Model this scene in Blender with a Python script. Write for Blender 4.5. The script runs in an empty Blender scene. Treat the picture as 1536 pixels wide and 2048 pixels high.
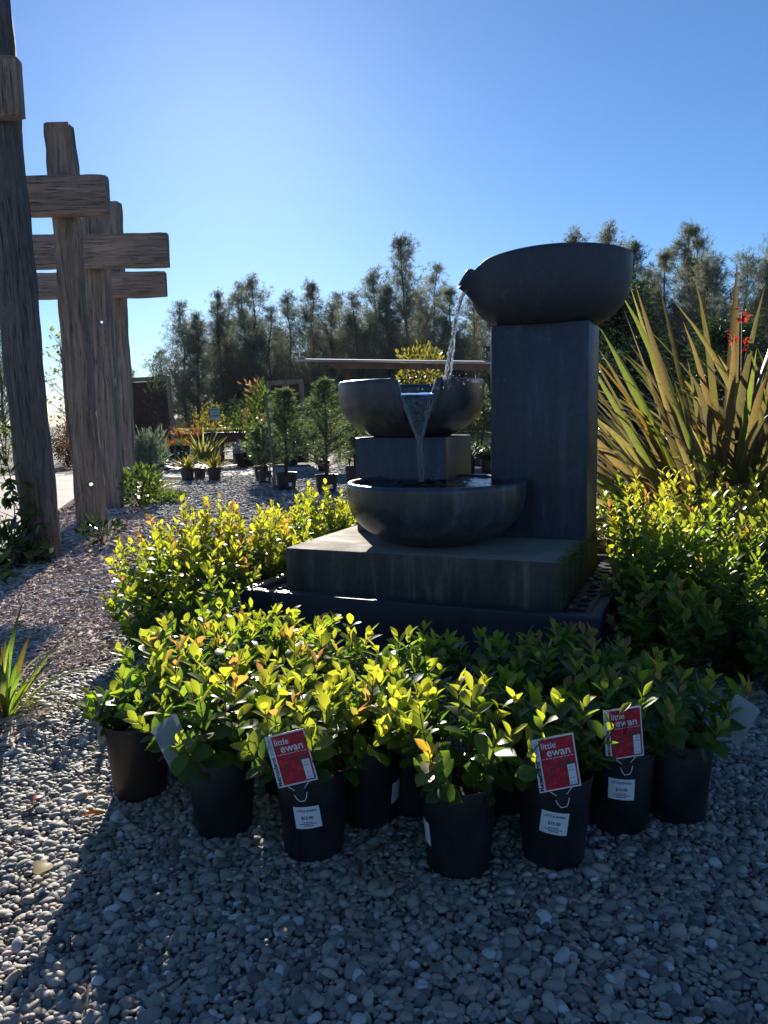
import bpy, bmesh, math, random
import numpy as np
from mathutils import Vector, Matrix, Quaternion, noise

sc = bpy.context.scene
COL = sc.collection
PI = math.pi
R_ = math.radians

# ------------------------------------------------------------------ camera
CAM_H, PITCH, ROLL = 1.2, R_(7.0), R_(1.1)
cam_d = bpy.data.cameras.new('camera')
cam_d.sensor_fit = 'VERTICAL'
cam_d.sensor_height = 24.0
cam_d.lens = 1540.0 / 2048.0 * 24.0
cam_d.clip_start = 0.05
cam_d.clip_end = 2000
cam = bpy.data.objects.new('camera', cam_d)
COL.objects.link(cam)
_F = Vector((0, math.cos(PITCH), -math.sin(PITCH)))
_U0 = Vector((0, math.sin(PITCH), math.cos(PITCH)))
_X = Vector((1, 0, 0))
_Rt = math.cos(ROLL) * _X - math.sin(ROLL) * _U0
_Up = math.cos(ROLL) * _U0 + math.sin(ROLL) * _X
m = Matrix((( _Rt.x, _Up.x, -_F.x, 0), (_Rt.y, _Up.y, -_F.y, 0), (_Rt.z, _Up.z, -_F.z, CAM_H), (0, 0, 0, 1)))
cam.matrix_world = m
sc.camera = cam

# ------------------------------------------------------------------ light
SUN_EL, SUN_AZ = R_(21.3), R_(-10.0)          # azimuth from +Y towards +X
w = bpy.data.worlds.new('World')
sc.world = w
w.use_nodes = True
nt = w.node_tree
nt.nodes.clear()
sky = nt.nodes.new('ShaderNodeTexSky')
sky.sky_type = 'NISHITA'
sky.sun_disc = False
sky.sun_elevation = SUN_EL
sky.sun_rotation = SUN_AZ
sky.air_density = 1.0
sky.dust_density = 0.16
sky.ozone_density = 8.0
bg = nt.nodes.new('ShaderNodeBackground')
bg.inputs[1].default_value = 0.05
wo = nt.nodes.new('ShaderNodeOutputWorld')
nt.links.new(sky.outputs[0], bg.inputs[0])
nt.links.new(bg.outputs[0], wo.inputs[0])
sun_d = bpy.data.lights.new('sun', 'SUN')
sun_d.energy = 4.1
sun_d.angle = R_(0.53)
sun_d.color = (1.0, 0.93, 0.82)
sun = bpy.data.objects.new('sun', sun_d)
COL.objects.link(sun)
sd = Vector((math.sin(SUN_AZ) * math.cos(SUN_EL), math.cos(SUN_AZ) * math.cos(SUN_EL), math.sin(SUN_EL)))
sun.rotation_mode = 'QUATERNION'
sun.rotation_quaternion = sd.to_track_quat('Z', 'Y')
sun.location = (-3, 20, 12)

sc.view_settings.view_transform = 'Standard'
sc.view_settings.look = 'None'
sc.view_settings.gamma = 1.0
sc.view_settings.exposure = 1.42
sc.render.engine = 'CYCLES'
cy = sc.cycles
cy.max_bounces = 7
cy.diffuse_bounces = 3
cy.glossy_bounces = 3
cy.transmission_bounces = 6
cy.transparent_max_bounces = 6
cy.caustics_reflective = False
cy.caustics_refractive = False
cy.sample_clamp_indirect = 6.0
cy.use_denoising = True

# ------------------------------------------------------------------ helpers
def tag(o, label=None, cat=None, group=None, kind=None):
    if label: o['label'] = label
    if cat: o['category'] = cat
    if group: o['group'] = group
    if kind: o['kind'] = kind
    return o

def empty(name, loc=(0, 0, 0), rz=0, label=None, cat=None, group=None):
    o = bpy.data.objects.new(name, None)
    o.empty_display_size = 0.1
    COL.objects.link(o)
    o.location = loc
    o.rotation_euler = (0, 0, rz)
    return tag(o, label, cat, group)

def link(name, me, parent=None):
    o = bpy.data.objects.new(name, me)
    COL.objects.link(o)
    if parent: o.parent = parent
    return o

def mesh_np(name, V, F, mat=None, smooth=True):
    """V (n,3), F (m,k) arrays -> mesh, all faces with k corners"""
    V = np.asarray(V, dtype=np.float32); F = np.asarray(F, dtype=np.int32)
    me = bpy.data.meshes.new(name)
    k = F.shape[1]
    me.vertices.add(len(V)); me.vertices.foreach_set('co', V.ravel())
    me.loops.add(F.size); me.loops.foreach_set('vertex_index', F.ravel())
    me.polygons.add(len(F))
    me.polygons.foreach_set('loop_start', np.arange(0, F.size, k, dtype=np.int32))
    me.polygons.foreach_set('loop_total', np.full(len(F), k, dtype=np.int32))
    me.polygons.foreach_set('use_smooth', np.full(len(F), smooth, dtype=bool))
    me.update(calc_edges=True)
    if mat: me.materials.append(mat)
    return me

class MB:
    def __init__(s): s.v = []; s.f = []
    def quad_box(s, c, size, M=None, bev=0.0):
        cx, cy_, cz = c; sx, sy, sz = [q / 2 for q in size]
        b = len(s.v)
        if bev <= 0:
            pts = [(x, y, z) for z in (-sz, sz) for y in (-sy, sy) for x in (-sx, sx)]
            fs = [(0, 2, 3, 1), (4, 5, 7, 6), (0, 1, 5, 4), (2, 6, 7, 3), (0, 4, 6, 2), (1, 3, 7, 5)]
        else:
            bm = bmesh.new(); bmesh.ops.create_cube(bm, size=1)
            bmesh.ops.scale(bm, vec=(sx * 2, sy * 2, sz * 2), verts=bm.verts)
            bmesh.ops.bevel(bm, geom=list(bm.edges), offset=bev, segments=2, affect='EDGES', profile=0.5)
            bm.verts.index_update()
            pts = [tuple(v.co) for v in bm.verts]
            fs = [tuple(v.index for v in f.verts) for f in bm.faces]
            bm.free()
        for p in pts:
            p = Vector(p)
            if M: p = M @ p
            s.v.append((p.x + cx, p.y + cy_, p.z + cz))
        s.f += [tuple(i + b for i in f) for f in fs]
        return s
    def tube(s, path, radii, n=8, cap=True):
        path = [Vector(p) for p in path]
        if not hasattr(radii, '__len__'): radii = [radii] * len(path)
        b = len(s.v); ref = None
        for i, p in enumerate(path):
            t = (path[min(i + 1, len(path) - 1)] - path[max(i - 1, 0)]).normalized()
            if ref is None:
                ref = t.orthogonal().normalized()
            ref = (ref - t * ref.dot(t)).normalized()
            q = t.cross(ref)
            for k in range(n):
                a = 2 * PI * k / n
                v = p + (ref * math.cos(a) + q * math.sin(a)) * radii[i]
                s.v.append(tuple(v))
        for i in range(len(path) - 1):
            for k in range(n):
                k2 = (k + 1) % n
                s.f.append((b + i * n + k, b + i * n + k2, b + (i + 1) * n + k2, b + (i + 1) * n + k))
        if cap:
            s.f.append(tuple(b + k for k in reversed(range(n))))
            s.f.append(tuple(b + (len(path) - 1) * n + k for k in range(n)))
        return s
    def lathe(s, prof, n=48, c=(0, 0, 0)):
        b = len(s.v)
        for r, z in prof:
            for k in range(n):
                a = 2 * PI * k / n
                s.v.append((c[0] + r * math.cos(a), c[1] + r * math.sin(a), c[2] + z))
        for i in range(len(prof) - 1):
            for k in range(n):
                k2 = (k + 1) % n
                s.f.append((b + i * n + k, b + i * n + k2, b + (i + 1) * n + k2, b + (i + 1) * n + k))
        s.f.append(tuple(b + k for k in reversed(range(n))))
        s.f.append(tuple(b + (len(prof) - 1) * n + k for k in range(n)))
        return s
    def mesh(s, name, mat=None, smooth=True):
        me = bpy.data.meshes.new(name)
        me.from_pydata(s.v, [], s.f); me.update()
        if smooth:
            me.polygons.foreach_set('use_smooth', [True] * len(me.polygons))
        if mat: me.materials.append(mat)
        return me
    def build(s, name, mat=None, parent=None, smooth=True, autosmooth=None):
        me = s.mesh(name, mat, smooth)
        if autosmooth is not None:
            me.set_sharp_from_angle(angle=R_(autosmooth))
        return link(name, me, parent)

# ------------------------------------------------------------------ materials
def mat_new(name):
    mt = bpy.data.materials.new(name); mt.use_nodes = True
    n = mt.node_tree; n.nodes.clear()
    out = n.nodes.new('ShaderNodeOutputMaterial')
    return mt, n, out

def ramp(n, fac, stops):
    r = n.nodes.new('ShaderNodeValToRGB')
    while len(r.color_ramp.elements) < len(stops): r.color_ramp.elements.new(0.5)
    for e, (p, c) in zip(r.color_ramp.elements, stops):
        e.position = p; e.color = (c[0], c[1], c[2], 1)
    n.links.new(fac, r.inputs[0])
    return r.outputs[0]

def tex_noise(n, scale, detail=4, rough=0.55, vec=None, dist=0.0):
    t = n.nodes.new('ShaderNodeTexNoise')
    t.inputs['Scale'].default_value = scale; t.inputs['Detail'].default_value = detail
    t.inputs['Roughness'].default_value = rough; t.inputs['Distortion'].default_value = dist
    if vec is not None: n.links.new(vec, t.inputs['Vector'])
    return t

def coords(n, kind='Object', scale=None):
    tc = n.nodes.new('ShaderNodeTexCoord')
    if scale is None: return tc.outputs[kind]
    mp = n.nodes.new('ShaderNodeMapping'); mp.inputs['Scale'].default_value = scale
    n.links.new(tc.outputs[kind], mp.inputs[0])
    return mp.outputs[0]

def bump(n, height, strength=0.3, dist=0.01):
    b = n.nodes.new('ShaderNodeBump')
    b.inputs['Strength'].default_value = strength; b.inputs['Distance'].default_value = dist
    n.links.new(height, b.inputs['Height'])
    return b.outputs[0]

def principled(n, out, color=None, rough=0.5, spec=0.5, metal=0.0):
    p = n.nodes.new('ShaderNodeBsdfPrincipled')
    if isinstance(color, tuple): p.inputs['Base Color'].default_value = (*color, 1)
    elif color is not None: n.links.new(color, p.inputs['Base Color'])
    p.inputs['Roughness'].default_value = rough
    p.inputs['Specular IOR Level'].default_value = spec
    p.inputs['Metallic'].default_value = metal
    if out is not None: n.links.new(p.outputs[0], out.inputs[0])
    return p

def m_plain(name, c, rough=0.5, spec=0.5, metal=0.0, var=0.25, scale=20, bmp=0.0):
    mt, n, out = mat_new(name)
    t = tex_noise(n, scale, vec=coords(n))
    col = ramp(n, t.outputs[0], [(0.3, tuple(q * (1 - var) for q in c)), (0.7, tuple(min(1, q * (1 + var)) for q in c))])
    p = principled(n, out, col, rough, spec, metal)
    if bmp: n.links.new(bump(n, t.outputs[0], bmp, 0.01), p.inputs['Normal'])
    return mt

def m_leaf(name, gain=(2.6, 2.5, 1.1), trans=0.58, rough=0.34, spec=0.5, fixed=None, var=0.3, scale=6, fixed2=None):
    """leaf shader: coated diffuse front + translucent light from behind. colour = object colour, or a noise mix of two greens"""
    mt, n, out = mat_new(name)
    if fixed is None:
        oi = n.nodes.new('ShaderNodeObjectInfo'); base = oi.outputs['Color']
        t = tex_noise(n, 60, 3, vec=coords(n))
        mx = n.nodes.new('ShaderNodeMix'); mx.data_type = 'RGBA'; mx.blend_type = 'MULTIPLY'
        mx.inputs[0].default_value = 1.0
        n.links.new(base, mx.inputs[6])
        n.links.new(ramp(n, t.outputs[0], [(0.3, (0.75, 0.78, 0.7)), (0.7, (1.15, 1.12, 1.1))]), mx.inputs[7])
        base = mx.outputs[2]
    else:
        t = tex_noise(n, scale, 3, vec=coords(n))
        c2 = fixed2 or tuple(q * (1 + var) for q in fixed)
        base = ramp(n, t.outputs[0], [(0.35, tuple(q * (1 - var) for q in fixed)), (0.65, c2)])
    p = principled(n, None, base, rough, spec)
    tr = n.nodes.new('ShaderNodeBsdfTranslucent')
    g = n.nodes.new('ShaderNodeMix'); g.data_type = 'RGBA'; g.blend_type = 'MULTIPLY'
    g.inputs[0].default_value = 1.0; g.clamp_result = True
    n.links.new(base, g.inputs[6]); g.inputs[7].default_value = (*gain, 1)
    n.links.new(g.outputs[2], tr.inputs[0])
    ms = n.nodes.new('ShaderNodeMixShader'); ms.inputs[0].default_value = trans
    n.links.new(p.outputs[0], ms.inputs[1]); n.links.new(tr.outputs[0], ms.inputs[2])
    n.links.new(ms.outputs[0], out.inputs[0])
    return mt

def m_instance(name, stops, rough=0.45, spec=0.5, bscale=90, bstr=0.25):
    mt, n, out = mat_new(name)
    oi = n.nodes.new('ShaderNodeObjectInfo')
    c = ramp(n, oi.outputs['Random'], stops)
    t = tex_noise(n, bscale, 4, vec=coords(n))
    mx = n.nodes.new('ShaderNodeMix'); mx.data_type = 'RGBA'; mx.blend_type = 'MULTIPLY'; mx.inputs[0].default_value = 1
    n.links.new(c, mx.inputs[6])
    n.links.new(ramp(n, t.outputs[0], [(0.25, (0.6, 0.6, 0.62)), (0.75, (1.25, 1.22, 1.2))]), mx.inputs[7])
    p = principled(n, out, mx.outputs[2], rough, spec)
    n.links.new(bump(n, t.outputs[0], bstr, 0.002), p.inputs['Normal'])
    return mt

def m_stone(name, c, c2, rough=0.5, spec=0.4, streak=True, moss=0.0):
    mt, n, out = mat_new(name)
    o = coords(n)
    big = tex_noise(n, 2.2, 5, 0.62, o, 0.4)
    fine = tex_noise(n, 38, 5, 0.6, o)
    col = ramp(n, big.outputs[0], [(0.32, c), (0.68, c2)])
    if streak:
        st = tex_noise(n, 5, 5, 0.6, coords(n, 'Object', (3, 3, 0.35)))
        mx = n.nodes.new('ShaderNodeMix'); mx.data_type = 'RGBA'; mx.blend_type = 'MULTIPLY'; mx.inputs[0].default_value = 0.8
        n.links.new(col, mx.inputs[6])
        n.links.new(ramp(n, st.outputs[0], [(0.28, (0.5, 0.5, 0.52)), (0.55, (1.0, 1.0, 1.0)), (0.72, (2.3, 2.2, 2.1))]), mx.inputs[7])
        col = mx.outputs[2]
    mx2 = n.nodes.new('ShaderNodeMix'); mx2.data_type = 'RGBA'; mx2.blend_type = 'MULTIPLY'; mx2.inputs[0].default_value = 0.6
    n.links.new(col, mx2.inputs[6])
    n.links.new(ramp(n, fine.outputs[0], [(0.3, (0.7, 0.7, 0.7)), (0.7, (1.25, 1.25, 1.25))]), mx2.inputs[7])
    col = mx2.outputs[2]
    if not moss:
        lm = tex_noise(n, 6.5, 8, 0.75, o, 1.2)
        fl_ = ramp(n, lm.outputs[0], [(0.6, (0, 0, 0)), (0.72, (0.3, 0.3, 0.3))])
        ml = n.nodes.new('ShaderNodeMix'); ml.data_type = 'RGBA'; n.links.new(fl_, ml.inputs[0]); n.links.new(col, ml.inputs[6]); ml.inputs[7].default_value = (0.2, 0.21, 0.22, 1); col = ml.outputs[2]
    if moss:
        mn = tex_noise(n, 9, 5, 0.7, o)
        geo = n.nodes.new('ShaderNodeSeparateXYZ'); n.links.new(o, geo.inputs[0])
        # moss keeps to the wet right-hand side of the slab (local x towards 0)
        ma = n.nodes.new('ShaderNodeMath'); ma.operation = 'MULTIPLY_ADD'
        n.links.new(geo.outputs[0], ma.inputs[0]); ma.inputs[1].default_value = 2.2; ma.inputs[2].default_value = 0.12
        mb = n.nodes.new('ShaderNodeMath'); mb.operation = 'ADD'
        n.links.new(ma.outputs[0], mb.inputs[0]); n.links.new(mn.outputs[0], mb.inputs[1])
        f = ramp(n, mb.outputs[0], [(0.5, (0, 0, 0)), (0.66, (moss,) * 3)])
        mx3 = n.nodes.new('ShaderNodeMix'); mx3.data_type = 'RGBA'
        n.links.new(f, mx3.inputs[0]); n.links.new(col, mx3.inputs[6])
        mx3.inputs[7].default_value = (0.055, 0.06, 0.018, 1)
        col = mx3.outputs[2]
    if moss:      # paler brown mixed in on the upward faces
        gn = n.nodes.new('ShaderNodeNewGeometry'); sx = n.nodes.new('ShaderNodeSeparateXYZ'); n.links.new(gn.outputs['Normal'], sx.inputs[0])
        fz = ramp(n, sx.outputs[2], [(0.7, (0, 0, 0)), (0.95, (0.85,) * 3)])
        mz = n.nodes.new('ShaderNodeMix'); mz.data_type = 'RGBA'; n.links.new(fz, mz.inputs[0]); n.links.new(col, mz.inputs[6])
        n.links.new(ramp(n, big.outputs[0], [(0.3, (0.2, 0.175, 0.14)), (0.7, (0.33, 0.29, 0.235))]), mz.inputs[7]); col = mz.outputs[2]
    p = principled(n, out, col, rough, spec)
    rr = ramp(n, big.outputs[0], [(0.3, (rough * 0.75,) * 3), (0.7, (min(1, rough * 1.25),) * 3)])
    n.links.new(rr, p.inputs['Roughness'])
    n.links.new(bump(n, fine.outputs[0], 0.25, 0.004), p.inputs['Normal'])
    return mt

def m_wood(name, c, c2, axis='z', rough=0.75, crack=0.5, gs=7.0):
    mt, n, out = mat_new(name)
    sc3 = (gs, gs, gs * 0.055) if axis == 'z' else (gs * 0.055, gs, gs)
    o = coords(n, 'Object', sc3)
    g = tex_noise(n, 3.2, 8, 0.68, o, 0.5)
    big = tex_noise(n, 1.1, 4, 0.6, coords(n))
    col = ramp(n, big.outputs[0], [(0.33, c), (0.67, c2)])
    mx = n.nodes.new('ShaderNodeMix'); mx.data_type = 'RGBA'; mx.blend_type = 'MULTIPLY'; mx.inputs[0].default_value = 1
    n.links.new(col, mx.inputs[6])
    n.links.new(ramp(n, g.outputs[0], [(0.30, (0.22, 0.2, 0.2)), (0.42, (0.72, 0.7, 0.68)), (0.7, (1.3, 1.28, 1.26))]), mx.inputs[7])
    p = principled(n, out, mx.outputs[2], rough, 0.3)
    f2 = tex_noise(n, 3.0, 7, 0.72, coords(n, 'Object', tuple(q * 3.2 for q in sc3)), 0.3)
    ck = ramp(n, f2.outputs[0], [(0.36, (0.28, 0.26, 0.25)), (0.44, (0.95, 0.95, 0.95)), (0.7, (1.18, 1.18, 1.18))])
    mk = n.nodes.new('ShaderNodeMix'); mk.data_type = 'RGBA'; mk.blend_type = 'MULTIPLY'; mk.inputs[0].default_value = 1
    n.links.new(mx.outputs[2], mk.inputs[6]); n.links.new(ck, mk.inputs[7]); n.links.new(mk.outputs[2], p.inputs['Base Color'])
    b1 = n.nodes.new('ShaderNodeBump'); b1.inputs['Strength'].default_value = crack * .8; b1.inputs['Distance'].default_value = 0.012
    n.links.new(ck, b1.inputs['Height'])
    b0 = n.nodes.new('ShaderNodeBump'); b0.inputs['Strength'].default_value = crack; b0.inputs['Distance'].default_value = 0.03
    n.links.new(g.outputs[0], b0.inputs['Height']); n.links.new(b1.outputs[0], b0.inputs['Normal']); n.links.new(b0.outputs[0], p.inputs['Normal'])
    return mt

M = {}
M['pebble'] = m_instance('pebble', [(0.0, (0.125, 0.12, 0.11)), (0.2, (0.19, 0.185, 0.165)), (0.35, (0.32, 0.295, 0.245)), (0.5, (0.24, 0.235, 0.19)), (0.62, (0.44, 0.39, 0.31)), (0.74, (0.3, 0.285, 0.25)), (0.82, (0.46, 0.385, 0.29)), (0.9, (0.34, 0.23, 0.19)), (0.94, (0.44, 0.42, 0.385)), (1.0, (0.62, 0.6, 0.56))], 0.6, 0.25)
M['pebble_far'] = m_instance('pebble_far', [(0.0, (0.11, 0.115, 0.12)), (0.5, (0.25, 0.25, 0.24)), (1.0, (0.46, 0.44, 0.41))], 0.8, 0.2)
M['chip'] = m_instance('chip', [(0.0, (0.2, 0.12, 0.09)), (0.3, (0.44, 0.325, 0.26)), (0.65, (0.62, 0.5, 0.42)), (1.0, (0.8, 0.7, 0.62))], 0.92, 0.08, 40)
M['gravel_ground'] = m_plain('gravel_ground', (0.16, 0.15, 0.135), 0.9, 0.2, var=0.5, scale=40, bmp=0.5)
M['mulch_ground'] = m_plain('mulch_ground', (0.36, 0.275, 0.23), 0.9, 0.2, var=0.5, scale=30, bmp=0.6)
M['earth'] = m_plain('earth', (0.13, 0.115, 0.09), 0.95, 0.1, var=0.35, scale=1.5, bmp=0.3)
M['concrete'] = m_plain('concrete', (0.36, 0.32, 0.28), 0.85, 0.2, var=0.12, scale=1.2)
M['stone_dark'] = m_stone('stone_dark', (0.03, 0.037, 0.052), (0.056, 0.065, 0.086), 0.46, 0.45)
M['stone_bowl'] = m_stone('stone_bowl', (0.03, 0.037, 0.05), (0.074, 0.08, 0.092), 0.32, 0.5)
M['stone_top'] = m_stone('stone_top', (0.038, 0.045, 0.061), (0.055, 0.062, 0.078), 0.55, 0.35, streak=False)
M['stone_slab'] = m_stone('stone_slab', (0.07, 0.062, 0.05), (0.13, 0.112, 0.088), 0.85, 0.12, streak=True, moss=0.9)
M['trough'] = m_stone('trough', (0.017, 0.021, 0.03), (0.028, 0.033, 0.044), 0.5, 0.4, streak=False)
M['pot'] = m_plain('pot_plastic', (0.015, 0.016, 0.019), 0.45, 0.4, var=0.6, scale=9)
M['pot_brown'] = m_plain('pot_brown', (0.03, 0.017, 0.013), 0.42, 0.4, var=0.2, scale=12)
M['soil'] = m_plain('soil', (0.05, 0.034, 0.024), 0.9, 0.2, var=0.6, scale=70, bmp=0.9)
M['stem'] = m_plain('stem', (0.075, 0.05, 0.03), 0.7, 0.3, var=0.3, scale=30)
M['stem_red'] = m_plain('stem_red', (0.14, 0.05, 0.03), 0.6, 0.3, var=0.3, scale=30)
M['leaf'] = m_leaf('leaf')
M['blade'] = m_leaf('blade', gain=(2.3, 2.15, 1.0), trans=0.5, rough=0.38, spec=0.45)
M['white'] = m_plain('white_plastic', (0.72, 0.73, 0.74), 0.4, 0.4, var=0.04, scale=10)
M['ink'] = m_plain('ink', (0.05, 0.05, 0.07), 0.6, 0.2, var=0.1)
M['ink_grey'] = m_plain('ink_grey', (0.4, 0.4, 0.42), 0.6, 0.2, var=0.1)
M['paper_tag'] = m_leaf('tag_back', gain=(1.0, 1.0, 1.0), trans=0.35, rough=0.5, spec=0.3, fixed=(0.42, 0.46, 0.45), var=0.05)
M['metal'] = m_plain('galvanised', (0.55, 0.56, 0.57), 0.28, 0.5, 0.9, var=0.08, scale=8)
M['rust'] = m_plain('rust_steel', (0.17, 0.09, 0.06), 0.65, 0.3, var=0.35, scale=3)
M['rust_dark'] = m_plain('rust_panel', (0.06, 0.024, 0.018), 0.6, 0.3, var=0.35, scale=3)
M['red_wood'] = m_wood('red_wood', (0.13, 0.045, 0.025), (0.18, 0.065, 0.035), 'x')
M['frame_wood'] = m_wood('frame_wood', (0.22, 0.17, 0.12), (0.3, 0.24, 0.17), 'z', gs=10)
M['grey_wood'] = m_wood('grey_wood', (0.17, 0.18, 0.16), (0.26, 0.26, 0.22), 'z', gs=14)
M['post_dark'] = m_wood('post_dark', (0.115, 0.108, 0.105), (0.19, 0.178, 0.17), 'z', crack=1.0, gs=9)
M['post'] = m_wood('post', (0.22, 0.185, 0.16), (0.33, 0.28, 0.245), 'z', crack=0.9, gs=6)
M['post_orange'] = m_wood('post_orange', (0.21, 0.175, 0.15), (0.34, 0.265, 0.21), 'z', crack=0.9, gs=6)
M['beam'] = m_wood('beam', (0.25, 0.2, 0.17), (0.37, 0.305, 0.265), 'x', crack=1.0, gs=6)
M['sleeper'] = m_wood('sleeper', (0.11, 0.07, 0.045), (0.16, 0.11, 0.07), 'x', gs=8)
M['bark'] = m_plain('bark', (0.07, 0.058, 0.048), 0.85, 0.2, var=0.35, scale=6, bmp=0.6)
M['casuarina'] = m_leaf('casuarina', gain=(1.5, 1.45, 1.0), trans=0.58, rough=0.6, spec=0.25, fixed=(0.10, 0.13, 0.125), fixed2=(0.14, 0.155, 0.135), scale=0.8)
M['wood_far'] = m_leaf('wood_far', gain=(1.3, 1.3, 1.0), trans=0.3, rough=0.7, spec=0.2, fixed=(0.085, 0.105, 0.095), scale=0.6)
M['conifer'] = m_leaf('conifer', gain=(1.5, 1.5, 0.9), trans=0.4, rough=0.55, spec=0.3, fixed=(0.09, 0.14, 0.085), fixed2=(0.14, 0.19, 0.11), scale=5)
M['green'] = m_leaf('green', gain=(1.9, 1.8, 0.8), trans=0.42, rough=0.35, spec=0.5, fixed=(0.05, 0.09, 0.025), fixed2=(0.09, 0.14, 0.03), scale=5)
M['dark_green'] = m_leaf('dark_green', gain=(1.5, 1.5, 0.8), trans=0.3, rough=0.25, spec=0.6, fixed=(0.025, 0.05, 0.025), fixed2=(0.05, 0.08, 0.035), scale=5)
M['yellow_green'] = m_leaf('yellow_green', gain=(1.6, 1.5, 0.7), trans=0.45, rough=0.4, spec=0.4, fixed=(0.17, 0.18, 0.04), fixed2=(0.28, 0.25, 0.06), scale=5)
M['red_leaf'] = m_leaf('red_leaf', gain=(1.7, 1.4, 1.2), trans=0.4, rough=0.45, spec=0.4, fixed=(0.16, 0.07, 0.045), fixed2=(0.22, 0.15, 0.07), scale=4)
M['orange_grass'] = m_leaf('orange_grass', gain=(1.8, 1.5, 1.0), trans=0.45, rough=0.5, spec=0.3, fixed=(0.22, 0.085, 0.035), fixed2=(0.28, 0.14, 0.06), scale=5)
M['blue_green'] = m_leaf('blue_green', gain=(1.4, 1.5, 1.2), trans=0.4, rough=0.5, spec=0.3, fixed=(0.11, 0.15, 0.11), fixed2=(0.2, 0.24, 0.17), scale=6)
M['pale_grass'] = m_leaf('pale_grass', gain=(1.6, 1.55, 0.8), trans=0.45, rough=0.45, spec=0.4, fixed=(0.2, 0.23, 0.08), fixed2=(0.34, 0.33, 0.14), scale=9)
M['red_flower'] = m_leaf('red_flower', gain=(1.5, 1.3, 1.2), trans=0.45, rough=0.5, spec=0.3, fixed=(0.42, 0.03, 0.02), fixed2=(0.5, 0.09, 0.03), scale=20)

def m_water(name, rough=0.03, bscale=30, bstr=0.5, dist=0.01):
    mt, n, out = mat_new(name)
    p = principled(n, out, (0.92, 0.96, 1.0), rough, 0.5)
    p.inputs['Transmission Weight'].default_value = 1.0
    p.inputs['IOR'].default_value = 1.33
    t = tex_noise(n, bscale, 4, 0.6, coords(n))
    n.links.new(bump(n, t.outputs[0], bstr, dist), p.inputs['Normal'])
    return mt
M['water'] = m_water('water', 0.03, 60, 0.25, 0.006)
M['film'] = m_water('film', 0.03, 14, 0.25, 0.006)
M['stream'] = m_water('stream', 0.06, 60, 0.6, 0.01)
_n = M['stream'].node_tree; _p = [q for q in _n.nodes if q.type == 'BSDF_PRINCIPLED'][0]; _o = [q for q in _n.nodes if q.type == 'OUTPUT_MATERIAL'][0]
_t = _n.nodes.new('ShaderNodeBsdfTranslucent'); _t.inputs[0].default_value = (.85, .9, .95, 1)
_m = _n.nodes.new('ShaderNodeMixShader'); _m.inputs[0].default_value = 0.22
_d = _n.nodes.new('ShaderNodeBsdfDiffuse'); _d.inputs[0].default_value = (.85, .9, .95, 1)
_a = _n.nodes.new('ShaderNodeMixShader'); _a.inputs[0].default_value = .4
_n.links.new(_p.outputs[0], _m.inputs[1]); _n.links.new(_t.outputs[0], _a.inputs[1]); _n.links.new(_d.outputs[0], _a.inputs[2]); _n.links.new(_a.outputs[0], _m.inputs[2]); _n.links.new(_m.outputs[0], _o.inputs[0])

def m_redphoto():
    mt, n, out = mat_new('tag_photo')
    o = coords(n)
    a = tex_noise(n, 70, 6, 0.75, o, 0.6)
    b = tex_noise(n, 38, 4, 0.6, o)
    c = ramp(n, a.outputs[0], [(0.25, (0.2, 0.006, 0.018)), (0.5, (0.5, 0.014, 0.04)), (0.75, (0.75, 0.08, 0.09))])
    k = ramp(n, b.outputs[0], [(0.53, (0, 0, 0)), (0.6, (0.85, 0.85, 0.85))])
    mx = n.nodes.new('ShaderNodeMix'); mx.data_type = 'RGBA'
    n.links.new(k, mx.inputs[0]); n.links.new(c, mx.inputs[6]); mx.inputs[7].default_value = (0.045, 0.055, 0.045, 1)
    principled(n, out, mx.outputs[2], 0.35, 0.4)
    return mt
M['tag_photo'] = m_redphoto()

# ------------------------------------------------------------------ ground
def sheet(name, poly, z, mat, label, kind='structure'):
    me = bpy.data.meshes.new(name)
    me.from_pydata([(x, y, z) for x, y in poly], [], [tuple(range(len(poly)))]); me.update()
    me.materials.append(mat)
    o = link(name, me)
    return tag(o, label, None, None, kind)

sheet('ground', [(-250, -60), (250, -60), (250, 400), (-250, 400)], -0.03, M['earth'], 'bare earth around and beyond the nursery')
MULCH_EDGE = [(-1.75, 2.6), (-1.6, 3.05), (-1.47, 3.35), (-1.5, 4.1), (-1.72, 5.1), (-2.9, 9.4), (-3.7, 13.1), (-4.4, 16.3)]
sheet('gravel_bed', [(-6, -1), (6, -1), (9, 16.9), (-0.8, 18.6), (-2.6, 18.2), (-3.8, 16.95), (-4.6, 16.3)] + MULCH_EDGE[::-1] + [(-6, 2.4)], -0.012, M['gravel_ground'], 'grey river pebble bed under the plants and fountain')
sheet('mulch_bed', [(-6, 2.4)] + MULCH_EDGE + [(-4.7, 16.3), (-5.0, 13), (-4.45, 10.6), (-3.74, 8.0), (-3.72, 7.3), (-5, 2.4)], -0.008, M['mulch_ground'], 'bark mulch bed around the timber posts')

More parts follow.
